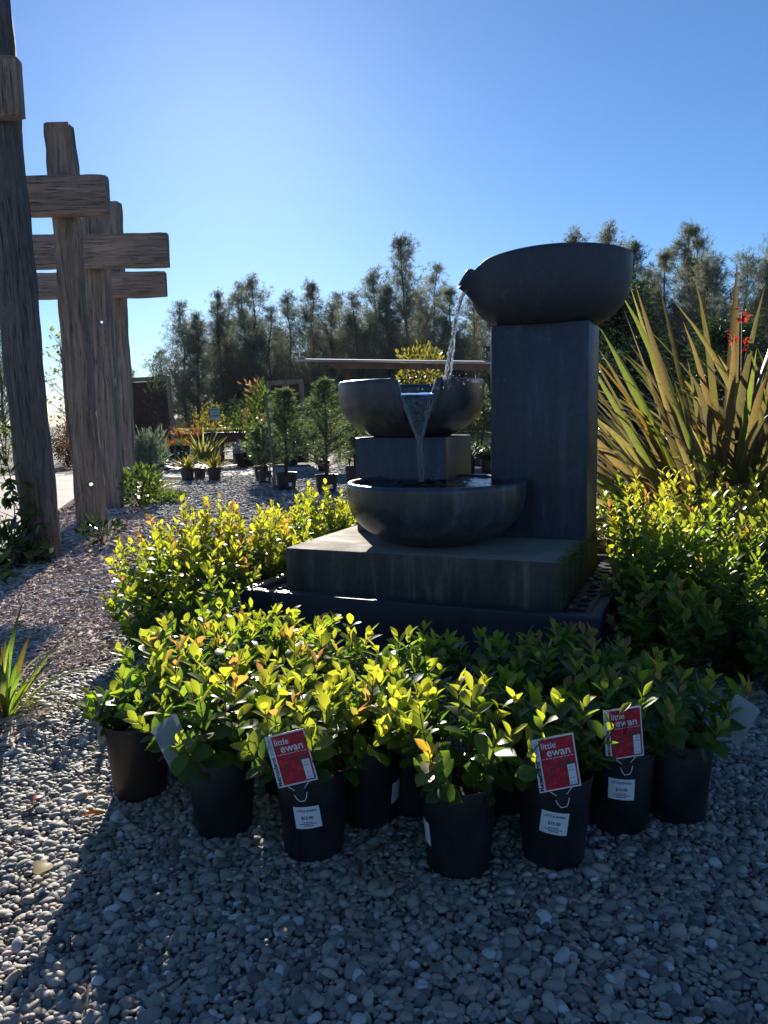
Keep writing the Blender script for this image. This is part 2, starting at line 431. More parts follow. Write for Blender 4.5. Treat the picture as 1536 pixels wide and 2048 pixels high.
# concrete paving in large slabs
pav = tag(MB().quad_box((-12, 14, -0.02), (0.1, 0.1, 0.01)).build('pavement', M['concrete'], None, False), None, None, None, 'structure')
ex = Vector((-1.45, 5.6, 0)).normalized(); ey = Vector((-ex.y, ex.x, 0))
def slab_quad(name, a, du, dv, lu, lv, parent, z0=-0.03, z1=0.012):
    g = 0.012
    p = [a + du * g + dv * g, a + du * (lu - g) + dv * g, a + du * (lu - g) + dv * (lv - g), a + du * g + dv * (lv - g)]
    b = MB(); b.v = [(q.x, q.y, z0) for q in p] + [(q.x, q.y, z1) for q in p]
    b.f = [(4, 5, 6, 7), (0, 1, 5, 4), (1, 2, 6, 5), (2, 3, 7, 6), (3, 0, 4, 7)]
    return b.build(name, M['concrete'], parent, False)
o0 = Vector((-3.2, 5.2, 0))
for i in range(6):
    for j in range(4):
        slab_quad('slab', o0 + ex * (2.3 * i) + ey * (2.3 * j), ex, ey, 2.3, 2.3, pav)
kd = Vector((1, 0.13, 0)).normalized(); kn = Vector((-kd.y, kd.x, 0))
for i in range(8):
    slab_quad('slab', Vector((-6.2, 16.35, 0)) + kd * (2.3 * i), kd, kn, 2.3, 2.5, pav)
# raised edging strip along the paving
for i in range(7):
    a = o0 + ex * (2.0 * i + 0.2) - ey * 0.14
    slab_quad('kerb', a, ex, ey, 2.0, 0.12, pav, -0.03, 0.05)

def in_poly(x, y, poly):
    ins = np.zeros(len(x), bool); n = len(poly); j = n - 1
    for i in range(n):
        xi, yi = poly[i]; xj, yj = poly[j]
        c = ((yi > y) != (yj > y)) & (x < (xj - xi) * (y - yi) / (yj - yi + 1e-12) + xi)
        ins ^= c; j = i
    return ins

def scatter(name, P, ROT, SCL, protos, label):
    me = bpy.data.meshes.new(name)
    me.vertices.add(len(P)); me.vertices.foreach_set('co', P.astype(np.float32).ravel())
    for nm, dat in (('rot', ROT), ('scl', SCL)):
        a = me.attributes.new(nm, 'FLOAT_VECTOR', 'POINT'); a.data.foreach_set('vector', dat.astype(np.float32).ravel())
    a = me.attributes.new('idx', 'INT', 'POINT')
    a.data.foreach_set('value', np.random.RandomState(5).randint(0, len(protos), len(P)).astype(np.int32))
    cl = bpy.data.collections.new(name + '_shapes')
    for k, pm in enumerate(protos):
        cl.objects.link(bpy.data.objects.new('%s_shape_%d' % (name, k), pm))
    ng = bpy.data.node_groups.new(name, 'GeometryNodeTree')
    ng.interface.new_socket('Geometry', in_out='INPUT', socket_type='NodeSocketGeometry')
    ng.interface.new_socket('Geometry', in_out='OUTPUT', socket_type='NodeSocketGeometry')
    N = ng.nodes.new; L = ng.links.new
    gi = N('NodeGroupInput'); go = N('NodeGroupOutput'); ip = N('GeometryNodeInstanceOnPoints')
    ci = N('GeometryNodeCollectionInfo'); ci.inputs[0].default_value = cl
    ci.inputs['Separate Children'].default_value = True; ci.inputs['Reset Children'].default_value = True
    def attr(nm, ty):
        q = N('GeometryNodeInputNamedAttribute'); q.data_type = ty; q.inputs[0].default_value = nm; return q.outputs[0]
    L(gi.outputs[0], ip.inputs['Points']); L(ci.outputs[0], ip.inputs['Instance'])
    ip.inputs['Pick Instance'].default_value = True
    L(attr('idx', 'INT'), ip.inputs['Instance Index'])
    L(attr('rot', 'FLOAT_VECTOR'), ip.inputs['Rotation']); L(attr('scl', 'FLOAT_VECTOR'), ip.inputs['Scale'])
    L(ip.outputs[0], go.inputs[0])
    o = link(name, me)
    md = o.modifiers.new('scatter', 'NODES'); md.node_group = ng
    return tag(o, label, None, None, 'stuff')

def rock_mesh(seed, mat, sub=2, amp=0.22):
    bm = bmesh.new(); bmesh.ops.create_icosphere(bm, subdivisions=sub, radius=0.5)
    off = Vector((seed * 7.3, seed * 3.1, seed * 1.7))
    for v in bm.verts:
        d = noise.noise(v.co * 1.9 + off) * amp + noise.noise(v.co * 4.5 + off) * amp * 0.25
        v.co *= 1 + d
    me = bpy.data.meshes.new('pebble'); bm.to_mesh(me); bm.free()
    me.polygons.foreach_set('use_smooth', [True] * len(me.polygons)); me.materials.append(mat)
    return me

def chip_mesh(seed, mat):
    r = random.Random(seed); b = MB()
    n = 5; top = []; 
    for k in range(n):
        t = k / (n - 1); x = -0.5 + t; hw = 0.5 * (0.35 + 0.65 * math.sin(PI * (0.12 + 0.76 * t))) * r.uniform(0.75, 1.1)
        z = 0.25 * math.sin(PI * t) * r.uniform(-1, 1.6)
        for y, zz in ((-hw, z - 0.1), (0, z + 0.5), (hw, z - 0.1), (0, z - 0.5)):
            b.v.append((x + r.uniform(-.05, .05), y, zz))
    for k in range(n - 1):
        for q in range(4):
            q2 = (q + 1) % 4
            b.f.append((k * 4 + q, k * 4 + q2, k * 4 + 4 + q2, k * 4 + 4 + q))
    b.f += [(3, 2, 1, 0), (4 * n - 4, 4 * n - 3, 4 * n - 2, 4 * n - 1)]
    return b.mesh('chip', mat, False)

def hexgrid(x0, x1, y0, y1, s, rs, jit=0.42):
    xs = np.arange(x0, x1, s); ys = np.arange(y0, y1, s * 0.87)
    X, Y = np.meshgrid(xs, ys); X = X + (np.arange(len(ys)) % 2)[:, None] * s / 2
    X = X.ravel(); Y = Y.ravel()
    X = X + rs.uniform(-jit, jit, len(X)) * s; Y = Y + rs.uniform(-jit, jit, len(Y)) * s
    return X, Y

MP = [(-9, 2.2)] + MULCH_EDGE + [(-6.5, 16.3), (-9, 6)]
def edge_x(y):
    return np.interp(y, [p[1] for p in MULCH_EDGE], [p[0] for p in MULCH_EDGE])
def gravel_zone(name, y0, y1, s, size, xl, xr, rs, label, protos, wob=0.0):
    X, Y = hexgrid(-6, 6, y0, y1, s, rs)
    nz = np.array([noise.noise(Vector((a * 2.3, b * 2.3, 0))) for a, b in zip(X, Y)]) if wob else 0
    k = (X > xl(Y)) & (X < xr(Y)) & (X > edge_x(Y) + nz * wob)
    X, Y = X[k], Y[k]; n = len(X)
    P = np.stack([X, Y, rs.uniform(-0.25, 0.28, n) * size - 0.004], 1)
    ROT = np.stack([rs.normal(0, .3, n), rs.normal(0, .3, n), rs.uniform(0, 6.28, n)], 1)
    base = size * np.clip(rs.lognormal(0, 0.36, n), 0.45, 2.4)
    SCL = np.stack([base * rs.uniform(1.0, 1.5, n), base * rs.uniform(.75, 1.05, n), base * rs.uniform(.45, .8, n)], 1)
    return scatter(name, P, ROT, SCL, protos, label)

rs = np.random.RandomState(11)
PEBF = [rock_mesh(k + 1, M['pebble_far'], 1, 0.3) for k in range(6)]
PEB = [rock_mesh(k + 1, M['pebble'], 2, 0.3) for k in range(9)]
gravel_zone('gravel', 1.15, 3.9, 0.0152, 0.0180, lambda y: -0.62 * y - 0.1, lambda y: 0.6 * y + 0.15, rs,
            'rounded grey river pebbles covering the foreground', PEB, 0.5)
gravel_zone('gravel', 3.9, 8.5, 0.034, 0.034, lambda y: -0.6 * y, lambda y: 0.55 * y, rs,
            'grey pebbles around and behind the fountain', PEBF, 0.6)
gravel_zone('gravel', 8.5, 18.2, 0.045, 0.042, lambda y: -0.45 * y, lambda y: np.minimum(0.3 * y, 5.0), rs,
            'pale grey gravel by the potted conifers', PEBF, 0.8)

def chip_zone(name, y0, y1, s, ln, xl, rs, label, wob):
    X, Y = hexgrid(-9, 0, y0, y1, s, rs, 0.5)
    nz = np.array([noise.noise(Vector((a * 2.3, b * 2.3, 0))) for a, b in zip(X, Y)])
    k = (X > xl(Y)) & (X < edge_x(Y) + nz * wob + rs.normal(0, 0.12, len(X)))
    pe = np.interp(Y, [0, 7.3, 8.0, 10.6, 13, 16.3], [-9, -3.74, -3.76, -4.5, -5.1, -4.75])
    k &= (X > pe)
    X, Y = X[k], Y[k]; n = len(X)
    P = np.stack([X, Y, rs.uniform(-0.005, 0.004, n)], 1)
    ROT = np.stack([rs.normal(0, .22, n), rs.normal(0, .16, n), rs.uniform(0, 6.28, n)], 1)
    base = ln * np.clip(rs.lognormal(0, 0.4, n), 0.4, 2.5)
    SCL = np.stack([base, base * rs.uniform(.25, .55, n), base * rs.uniform(.1, .22, n)], 1)
    return scatter(name, P, ROT, SCL, CHP, label)
CHP = [chip_mesh(k, M['chip']) for k in range(8)]
chip_zone('mulch', 2.5, 6.0, 0.0165, 0.032, lambda y: -0.58 * y, rs, 'pinkish brown bark chips beside the gravel', 0.5)
chip_zone('mulch', 6.0, 10.0, 0.03, 0.05, lambda y: -0.56 * y, rs, 'bark chips around the timber posts', 0.6)
chip_zone('mulch', 10.0, 16.3, 0.055, 0.09, lambda y: -0.5 * y, rs, 'bark chips at the far end of the mulch bed', 0.8)

# ------------------------------------------------------------------ fountain
# local frame: origin at the slab's front right corner on the ground, x along the front (towards +), y to the back
FTH = R_(-23.0)
fo = empty('water_fountain', (0.845, 3.585, 0), FTH, 'tall dark stone fountain with three pouring bowls behind the potted shrubs', 'fountain')
def trough_mesh():
    b = MB(); x0, x1, y0, y1 = -1.69, 0.2, -0.2, 1.42; t = 0.062; h = 0.3; rl = 0.016
    import itertools
    loops = []
    def rect(i, z, inset=0): 
        return [(x0 + i, y0 + i, z), (x1 - i, y0 + i, z), (x1 - i, y1 - i, z), (x0 + i, y1 - i, z)]
    for i, z in ((0.03, -0.01), (0, h - rl), (0.005, h - 0.004), (0.014, h), (t - 0.01, h), (t, h - 0.01), (t + 0.006, 0.2)):
        loops.append(rect(i, z))
    for L in loops: b.v += L
    for k in range(len(loops) - 1):
        for q in range(4):
            q2 = (q + 1) % 4
            b.f.append((k * 4 + q, k * 4 + q2, k * 4 + 4 + q2, k * 4 + 4 + q))
    b.f.append(tuple((len(loops) - 1) * 4 + q for q in range(4)))
    return b
trough_mesh().build('trough', M['trough'], fo, True, 35)
# perforated grate strips between slab and trough, on the right and in front
def grate(name, x0, x1, y0, y1, z, d=0.1, r=0.032):
    bm = bmesh.new()
    nx = max(1, int((x1 - x0) / d)); ny = max(1, int((y1 - y0) / d))
    dx = (x1 - x0) / nx; dy = (y1 - y0) / ny; n = 12
    for i in range(nx):
        for j in range(ny):
            cx, cy_ = x0 + (i + .5) * dx, y0 + (j + .5) * dy
            ring = []; outer = []
            for k in range(n):
                a = 2 * PI * k / n; c, s = math.cos(a), math.sin(a)
                ring.append((bm.verts.new((cx + r * c, cy_ + r * s, z)), bm.verts.new((cx + r * c, cy_ + r * s, z - 0.02))))
                m_ = max(abs(c), abs(s)); outer.append(bm.verts.new((cx + c / m_ * dx / 2, cy_ + s / m_ * dy / 2, z)))
            for k in range(n):
                k2 = (k + 1) % n
                bm.faces.new((ring[k][0], outer[k], outer[k2], ring[k2][0]))
                bm.faces.new((ring[k][0], ring[k2][0], ring[k2][1], ring[k][1]))
    me = bpy.data.meshes.new(name); bm.to_mesh(me); bm.free(); me.materials.append(M['trough'])
    return link(name, me, fo)
grate('grate', 0.008, 0.135, -0.13, 1.35, 0.268)
grate('grate', -1.62, -1.49, -0.13, 1.35, 0.262)
rr = random.Random(3)
for k in range(16):      # pebbles and debris lying on the grate
    s = rr.uniform(0.012, 0.03)
    q = link('pebble', PEB[k % 9], fo); q.location = (rr.uniform(0.02, 0.12), rr.uniform(-0.1, 1.0), 0.268 + s * 0.3)
    q.scale = (s * 1.3, s, s * .7); q.rotation_euler = (0, 0, rr.uniform(0, 6))
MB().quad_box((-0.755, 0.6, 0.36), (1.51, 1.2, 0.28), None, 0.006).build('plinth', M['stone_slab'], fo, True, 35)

# moss tuft strip along the slab's wet right edge
def moss():
    b = MB(); r = random.Random(8)
    for k in range(1500):
        y = r.uniform(0.0, 1.2); side = r.random()
        x, z = (0.0, 0.5 - abs(r.gauss(0, 0.03))) if side < .5 else (-abs(r.gauss(0, 0.02)), 0.5)
        L = r.uniform(.004, .012); a = r.uniform(0, 6.28)
        d = Vector((math.cos(a) * .6 + (.5 if side < .5 else 0), math.sin(a) * .6, r.uniform(.3, 1))).normalized() * L
        wv = Vector((-math.sin(a), math.cos(a), 0)) * .004
        i = len(b.v); b.v += [(x - wv.x, y - wv.y, z), (x + wv.x, y + wv.y, z), (x + d.x, y + d.y, z + d.z)]
        b.f.append((i, i + 1, i + 2))
    o = b.build('moss', M['yellow_green'], fo, False); o['kind'] = 'stuff'
moss()

COLW = 0.545
MB().quad_box((0.005 - COLW / 2, 0.7 + 0.2, 1.1), (COLW, 0.40, 1.2), None, 0.008).build('column', M['stone_dark'], fo, True, 35)
PEDC = (-1.09, 0.92)
MB().quad_box((PEDC[0], PEDC[1], 0.79), (0.585, 0.52, 0.58), None, 0.008).build('pedestal', M['stone_dark'], fo, True, 35)

def bowl(name, c, R, H, rb, mat, rimf=None, radf=None, n=96, wall=0.045, ex=2.9):
    """c base centre, R rim radius, H height, rb base radius; rimf(angle)->dz at rim, radf(angle,t)->dr"""
    prof = []
    K = 16
    for k in range(K + 1):
        t = k / K; a = t * PI / 2
        r_ = rb + (R - rb) * (math.sin(a) ** 0.75) ; z = H * (1 - math.cos(a)) if False else H * t ** 1.25
        r_ = rb + (R - rb) * (1 - (1 - t) ** ex) ** .92
        prof.append((r_, H * t, t, 1))
    prof.append((R - wall * .25, H + wall * .22, 1, 1)); prof.append((R - wall * .7, H + wall * .2, 1, 1))
    for k in range(K, 3, -1):
        t = k / K
        r_ = rb + (R - rb) * (1 - (1 - t) ** ex) ** .92 - wall
        prof.append((max(r_, .02), H * t, t, 0))
    b = MB()
    for r_, z, t, o_ in prof:
        for k in range(n):
            a = 2 * PI * k / n
            dz = rimf(a) * t ** 2 if rimf else 0
            dr = radf(a, t) if radf else 0
            b.v.append((c[0] + (r_ + dr) * math.cos(a), c[1] + (r_ + dr) * math.sin(a), c[2] + z + dz))
    for i in range(len(prof) - 1):
        for k in range(n):
            k2 = (k + 1) % n
            b.f.append((i * n + k, i * n + k2, i * n + n + k2, i * n + n + k))
    b.f.append(tuple(reversed(range(n)))); b.f.append(tuple((len(prof) - 1) * n + k for k in range(n)))
    return b.build(name, mat, fo, True, 60)
def dang(a, b): return (a - b + PI) % (2 * PI) - PI
# lower bowl
LBC = (-0.79, 0.45, 0.5); LBR = 0.5
bowl('lower_bowl', LBC, LBR, 0.335, 0.23, M['stone_bowl'], ex=3.3)
# middle bowl with a notch lip towards the viewer
MBC = (-1.10, 0.90, 1.075); MBR = 0.452; MBH = 0.335
NOT = -PI / 2 - FTH + R_(2)            # direction of the notch in the fountain's frame
def notch_rim(a):
    d = abs(dang(a, NOT)); s = max(0, min(1, (0.25 - d) / 0.035)); s = s * s * (3 - 2 * s)
    return -0.1 * s
def notch_rad(a, t):
    d = abs(dang(a, NOT)); wd = 0.05 + 0.2 * max(0, (t - .25) / .75)
    s = max(0, min(1, (wd - d) / 0.05 + .5)); s = s * s * (3 - 2 * s)
    return -0.014 * s * max(0, min(1, (t - .3) / .3)) + (0.012 * math.exp(-((d - wd - .06) / .05) ** 2) * t)
bowl('middle_bowl', MBC, MBR, MBH, 0.22, M['stone_bowl'], notch_rim, notch_rad, 160, ex=3.5)
# top bowl with a pouring spout to the left
TBC = (-0.262, 0.925, 1.701); TBR = 0.462; TBH = 0.365
SPT = PI - FTH + R_(14)
def spout_rim(a):
    d = abs(dang(a, SPT))
    return -0.035 * math.exp(-(d / 0.8) ** 2) - 0.125 * math.exp(-(d / 0.185) ** 2)
def spout_rad(a, t):
    d = abs(dang(a, SPT))
    return 0.085 * math.exp(-(d / (0.07 + .11 * t)) ** 2) * max(0, (t - .35) / .65) ** 1.2
bowl('top_bowl', TBC, TBR, TBH, 0.28, M['stone_top'], spout_rim, spout_rad, 144, ex=3.6)

# water in the bowls
def pool(name, c, r, z, seed, nr=60, na=180, amp=0.004, hits=()):
    V = []; F = []
    for i in range(nr + 1):
        q = r * (i / nr)
        for k in range(na):
            a = 2 * PI * k / na; x = c[0] + q * math.cos(a); y = c[1] + q * math.sin(a)
            h = noise.noise(Vector((x * 14, y * 14, seed))) * amp + noise.noise(Vector((x * 40, y * 40, seed + 3))) * amp * .7
            for hx, hy, ha in hits:
                d = math.hypot(x - hx, y - hy); h += ha * math.cos(d * 95) * math.exp(-d * 9)
            V.append((x, y, z + h))
    for i in range(nr):
        for k in range(na):
            k2 = (k + 1) % na; F.append((i * na + k, i * na + na + k, i * na + na + k2, i * na + k2))
    return link(name, mesh_np(name, V, F, M['water']), fo)
HIT = (-1.055 + 0.475 * math.cos(NOT) , 0.92 + 0.475 * math.sin(NOT))
pool('water_surface', LBC, LBR - 0.047, LBC[2] + 0.328, 1.0, amp=0.0065, hits=((HIT[0], HIT[1], 0.012),))
pool('water_surface', MBC, MBR - 0.06, MBC[2] + MBH - 0.073, 5.0, amp=0.003, hits=((-0.86, 0.8, 0.008),))
pool('water_surface', TBC, TBR - 0.06, TBC[2] + TBH - 0.12, 9.0, amp=0.002)

def strand(b, pts, rad, n=7, wob=0.004, seed=0.0, fr=26):
    path = []; rads = []
    for i, (p, r_) in enumerate(zip(pts, rad)):
        p = Vector(p); z = p.z * fr
        path.append(p + Vector((noise.noise(Vector((z, seed, 1))), noise.noise(Vector((z, seed, 5))), 0)) * wob)
        rads.append(max(.0012, r_ * (1 + .55 * noise.noise(Vector((z * 1.4, seed, 9))))))
    b.tube(path, rads, n)
dn = Vector((math.cos(NOT), math.sin(NOT), 0)); tn = Vector((-dn.y, dn.x, 0))
mc = Vector((MBC[0], MBC[1], 0)); ZS = MBC[2] + MBH - 0.085
def fall(s, t):
    """water leaving the notch: s across (-1..1), t 0..1 down to the lower pool"""
    z0, z1 = ZS, LBC[2] + 0.325
    zt = z0 + (z1 - z0) * t
    out = MBR + 0.004 + 0.055 * math.sqrt(t) + 0.0
    wd = 0.085 * max(0.0, 1 - (t / 0.52)) ** 0.9 + 0.010 * (1 - 0.3 * t)
    return mc + dn * out + tn * (s * wd + 0.012 * t) + Vector((0, 0, zt))
b = MB()
N = 60
for s, r0, sd in ((-1, .0048, 1.), (1, .0048, 2.), (-.86, .003, 3.), (.84, .0032, 4.), (.68, .002, 5.), (0.2, .0045, 7.), (-.3, .0045, 8.)):
    ts = [i / N for i in range(N + 1)]
    if abs(s) < .5: ts = [0.46 + .54 * t for t in ts]
    strand(b, [fall(s, t) for t in ts], [r0 * (1 + .5 * t) for t in ts], 7, .005, sd)
b.build('water_stream', M['stream'], fo)
# the thin film between the two edges of the fall, and over the sill
b = MB(); NA, NT = 14, 40
for i in range(NT + 1):
    t = 0.5 * i / NT
    for k in range(NA + 1):
        s = -1 + 2 * k / NA; p = fall(s, t)
        p += dn * (-.008 + .006 * noise.noise(Vector((s * 4, t * 30, 2))))
        b.v.append(tuple(p))
nv = len(b.v)
b.v += [tuple(Vector(v) - dn * .004) for v in b.v]
for i in range(NT):
    for k in range(NA):
        q = i * (NA + 1) + k
        b.f.append((q, q + 1, q + NA + 2, q + NA + 1)); b.f.append((nv + q, nv + q + NA + 1, nv + q + NA + 2, nv + q + 1))
b.build('water_film', M['film'], fo)
b = MB()
for i in range(13):
    t = i / 12; rr_ = MBR - .1 + .108 * t
    z = MBC[2] + MBH - 0.074 - .011 * t ** 3
    for k in range(NA + 1):
        s = -1 + 2 * k / NA
        p = mc + dn * rr_ + tn * s * (.098) + Vector((0, 0, z + .002 * noise.noise(Vector((s * 3, t * 5, 7)))))
        b.v.append(tuple(p))
for i in range(12):
    for k in range(NA):
        q = i * (NA + 1) + k; b.f.append((q, q + 1, q + NA + 2, q + NA + 1))
b.build('water_sill', M['water'], fo)
# stream from the top spout
ds = Vector((math.cos(SPT), math.sin(SPT), 0)); ts_ = Vector((-ds.y, ds.x, 0)); tc_ = Vector((TBC[0], TBC[1], 0))
P0 = tc_ + ds * (TBR + 0.05) + Vector((0, 0, TBC[2] + TBH - 0.172)); ZE = MBC[2] + MBH - 0.06
b = MB(); N = 70
for q in range(9):
    s = -1 + 2 * q / 8
    pts = []; rad = []
    for i in range(N + 1):
        t = i / N
        sp = (0.026 * (1 - t) + 0.016) * s
        tw = 2.2 * t
        p = P0 + ds * (0.125 * math.sqrt(t) * 1.0 - .02) + ts_ * (sp * math.cos(tw)) + ds * (sp * math.sin(tw) * .6) + Vector((0, 0, (ZE - P0.z) * t))
        pts.append(p); rad.append((.0045 + .0028 * t) * (1 if q % 3 else .55))
    strand(b, pts, rad, 6, .012, q * 3.3, 38)
b.build('water_stream', M['stream'], fo)
rr = random.Random(21); b = MB()
for k in range(150):
    if k % 2: p = P0 + ds * .1 + Vector((0, 0, ZE - P0.z)) + Vector((rr.gauss(0, .09), rr.gauss(0, .09), abs(rr.gauss(0, .06))))
    else: p = fall(0, 1) + Vector((rr.gauss(0, .08), rr.gauss(0, .08), abs(rr.gauss(0, .035)) + .01))
    r_ = rr.uniform(.0015, .004)
    b.tube([p - Vector((0, 0, r_)), p, p + Vector((0, 0, r_))], [r_ * .3, r_, r_ * .3], 6)
o = b.build('water_drops', M['stream'], fo); o['kind'] = 'stuff'

# ------------------------------------------------------------------ timber crosses
def timber(name, mat, parent, L, wx, wy, seed, axis='z', corner=0.2, rough=0.018, taper=0.0, hole=None):
    """rough sawn old timber, length L along the axis from 0"""
    b = MB(); n = 20; S = max(24, int(L / 0.1))
    off = seed * 13.7
    for i in range(S + 1):
        t = i / S; l = L * t
        for k in range(n):
            a = 2 * PI * (k + .5) / n; c, s = math.cos(a), math.sin(a)
            e = 0.36 + corner
            x = math.copysign(abs(c) ** e, c); y = math.copysign(abs(s) ** e, s)
            f = 1 - taper * t
            e2 = 1.0 - (0.03 if i in (0, S) else 0)
            dx = rough * (noise.noise(Vector((l * 0.9, c * 2 + off, s * 2))) * 1.1 + .5 * noise.noise(Vector((l * 3.5, c * 6 + off, s * 6))))
            gr = rough * .45 * noise.noise(Vector((l * .35, c * 17 + off, s * 17)))
            px, py = x * wx / 2 * f * e2 + (dx + gr) * c, y * wy / 2 * f * e2 + (dx + gr) * s
            bx = 0.03 * noise.noise(Vector((l * .3, off, 3)))
            b.v.append((px + bx, py, l) if axis == 'z' else (l, py, px))
    for i in range(S):
        for k in range(n):
            k2 = (k + 1) % n
            b.f.append((i * n + k, i * n + k2, i * n + n + k2, i * n + n + k))
    b.f.append(tuple(reversed(range(n)))); b.f.append(tuple(S * n + k for k in range(n)))
    o = b.build(name, mat, parent, True, 40)
    if hole:                                     # a real bolt hole drilled through
        (hx, hz, r_, ang) = hole
        c = MB(); dv = Vector((math.sin(ang[0]), math.cos(ang[0]), math.tan(ang[1])))
        p = Vector((hx, 0, hz)); c.tube([p - dv * .5, p + dv * .5], r_, 14)
        co = c.build('drill'); md = o.modifiers.new('hole', 'BOOLEAN'); md.operation = 'DIFFERENCE'; md.object = co; md.solver = 'EXACT'
        if parent: co.parent = parent
        co.matrix_parent_inverse = Matrix(); o.matrix_parent_inverse = Matrix()
        bpy.context.view_layer.update()
        dg = bpy.context.evaluated_depsgraph_get()
        me = bpy.data.meshes.new_from_object(o.evaluated_get(dg))
        o.modifiers.clear(); o.data = me
        bpy.data.objects.remove(co)
    return o

def lean(o, dx, dz): o.rotation_euler = (0, math.atan2(dx, dz), 0)
# nearest: dark weathered pole
c = empty('timber_cross', (-3.075, 6.88, 0), 0, 'nearest dark weathered timber post with vine at its foot, cut by left edge', 'timber post', 'timber crosses beside the mulch')
p = timber('post', M['post_dark'], c, 5.6, 0.315, 0.25, 1, corner=0.52, rough=0.02); lean(p, -0.125, 4.7)
p2 = timber('rear_post', M['post'], c, 5.6, 0.15, 0.2, 1.6, corner=0.2, rough=0.015); p2.location = (-0.135, 0.25, 0); lean(p2, -0.13, 4.7)
bm_ = timber('beam', M['post_orange'], c, 1.5, 0.47, 0.12, 2, 'x', corner=-.12); bm_.location = (-1.33, -0.2, 3.93)
c = empty('timber_cross', (-3.425, 8.96, 0), 0, 'second timber post from the left edge with short beam, bright bolt hole near its foot', 'timber post', 'timber crosses beside the mulch')
p = timber('post', M['post_orange'], c, 4.47, 0.30, 0.19, 3, corner=0.0, rough=0.035, taper=0.06, hole=(0.026, 0.49, 0.022, (R_(-21), R_(-3.5)))); lean(p, -0.085, 4.4)
bm_ = timber('beam', M['beam'], c, 1.16, 0.42, 0.14, 4, 'x', corner=-.12); bm_.location = (-0.69, -0.17, 3.67)
c = empty('timber_cross', (-3.86, 10.8, 0), 0, 'third timber post from the left with a wide dark upper beam', 'timber post', 'timber crosses beside the mulch')
p = timber('post', M['post'], c, 4.02, 0.34, 0.2, 5, corner=0.0, rough=0.03, taper=0.12, hole=(0.02, 2.57, 0.018, (R_(-19.5), R_(7)))); lean(p, 0.035, 4.0)
bm_ = timber('beam', M['beam'], c, 2.18, 0.44, 0.14, 6, 'x', corner=-.14); bm_.location = (-1.13, -0.18, 3.47)
c = empty('timber_cross', (-4.17, 12.5, 0), 0, 'farthest timber post, half hidden, with the lowest crossbeam', 'timber post', 'timber crosses beside the mulch')
p = timber('post', M['post'], c, 4.6, 0.3, 0.2, 7, corner=0.0, rough=0.03, taper=0.1); lean(p, 0.02, 4.5)
bm_ = timber('beam', M['beam'], c, 2.4, 0.39, 0.14, 8, 'x', corner=-.14); bm_.location = (-1.55, -0.18, 3.32)

# ------------------------------------------------------------------ leafy shrubs
def leaf_mesh(name, L, W, fold, curl, tip, mat, base=0.12):
    st = [(0.0, base), (0.18, 0.55), (0.42, 0.95), (0.62, 1.0), (0.82, 0.72 - tip), (1.0, 0.06)]
    V = []; F = []
    for t, wd in st:
        x = L * t; z = -curl * L * t * t + curl * .4 * L * t; hw = W / 2 * wd
        V += [(x, -hw, z + fold * hw), (x, 0, z), (x, hw, z + fold * hw)]
    for i in range(len(st) - 1):
        a = i * 3
        F += [(a, a + 3, a + 4, a + 1), (a + 1, a + 4, a + 5, a + 2)]
    return mesh_np(name, V, F, mat)
LEAVES = [leaf_mesh('leaf', 1, 0.64, 0.32, 0.12, -0.06, M['leaf']), leaf_mesh('leaf', 1, 0.70, 0.22, 0.28, -0.12, M['leaf']),
          leaf_mesh('leaf', 1, 0.54, 0.45, -0.15, 0.05, M['leaf']), leaf_mesh('leaf', 1, 0.62, 0.15, 0.42, 0.0, M['leaf'])]
YOUNG = [leaf_mesh('leaf', 1, 0.42, 0.5, -0.2, 0.15, M['leaf']), leaf_mesh('leaf', 1, 0.48, 0.35, 0.1, 0.1, M['leaf'])]

def pot_mesh(r, h, mat, name='pot', ribs=True):
    b = MB(); rb = r * 0.8
    b.lathe([(rb * .96, 0.0), (rb, 0.004), (rb + (r - rb) * .84, h - .022), (r * .965, h - .020), (r * 1.0, h - .018), (r * 1.012, h - .002), (r * 1.005, h), (r * .965, h - .002), (r * .955, h - .03), (r * .94, h - 0.036)], 40)
    me = b.mesh(name, mat, True); me.set_sharp_from_angle(angle=R_(40))
    return me
def soil_mesh(r, seed):
    V = [(0, 0, 0)]; F = []; na, nr = 28, 5
    for i in range(1, nr + 1):
        for k in range(na):
            a = 2 * PI * k / na; q = r * i / nr
            x, y = q * math.cos(a), q * math.sin(a)
            V.append((x, y, .012 * noise.noise(Vector((x * 30, y * 30, seed)))))
    b = MB(); b.v = V
    for k in range(na): b.f.append((0, 1 + k, 1 + (k + 1) % na))
    for i in range(nr - 1):
        for k in range(na):
            k2 = (k + 1) % na; q = 1 + i * na
            b.f.append((q + k, q + na + k, q + na + k2, q + k2))
    return b.mesh('soil', M['soil'])
POT_R, POT_H = 0.104, 0.246
POT = pot_mesh(POT_R, POT_H, M['pot']); SOIL = soil_mesh(POT_R * .95, 2.0)
def lerp3(a, b, t): return tuple(x + (y - x) * t for x, y in zip(a, b))

def basis_quat(d, nrm):
    d = d.normalized(); y = nrm.cross(d)
    if y.length < 1e-4: y = d.orthogonal()
    y.normalize(); z = d.cross(y)
    return Matrix((d, y, z)).transposed().to_quaternion()

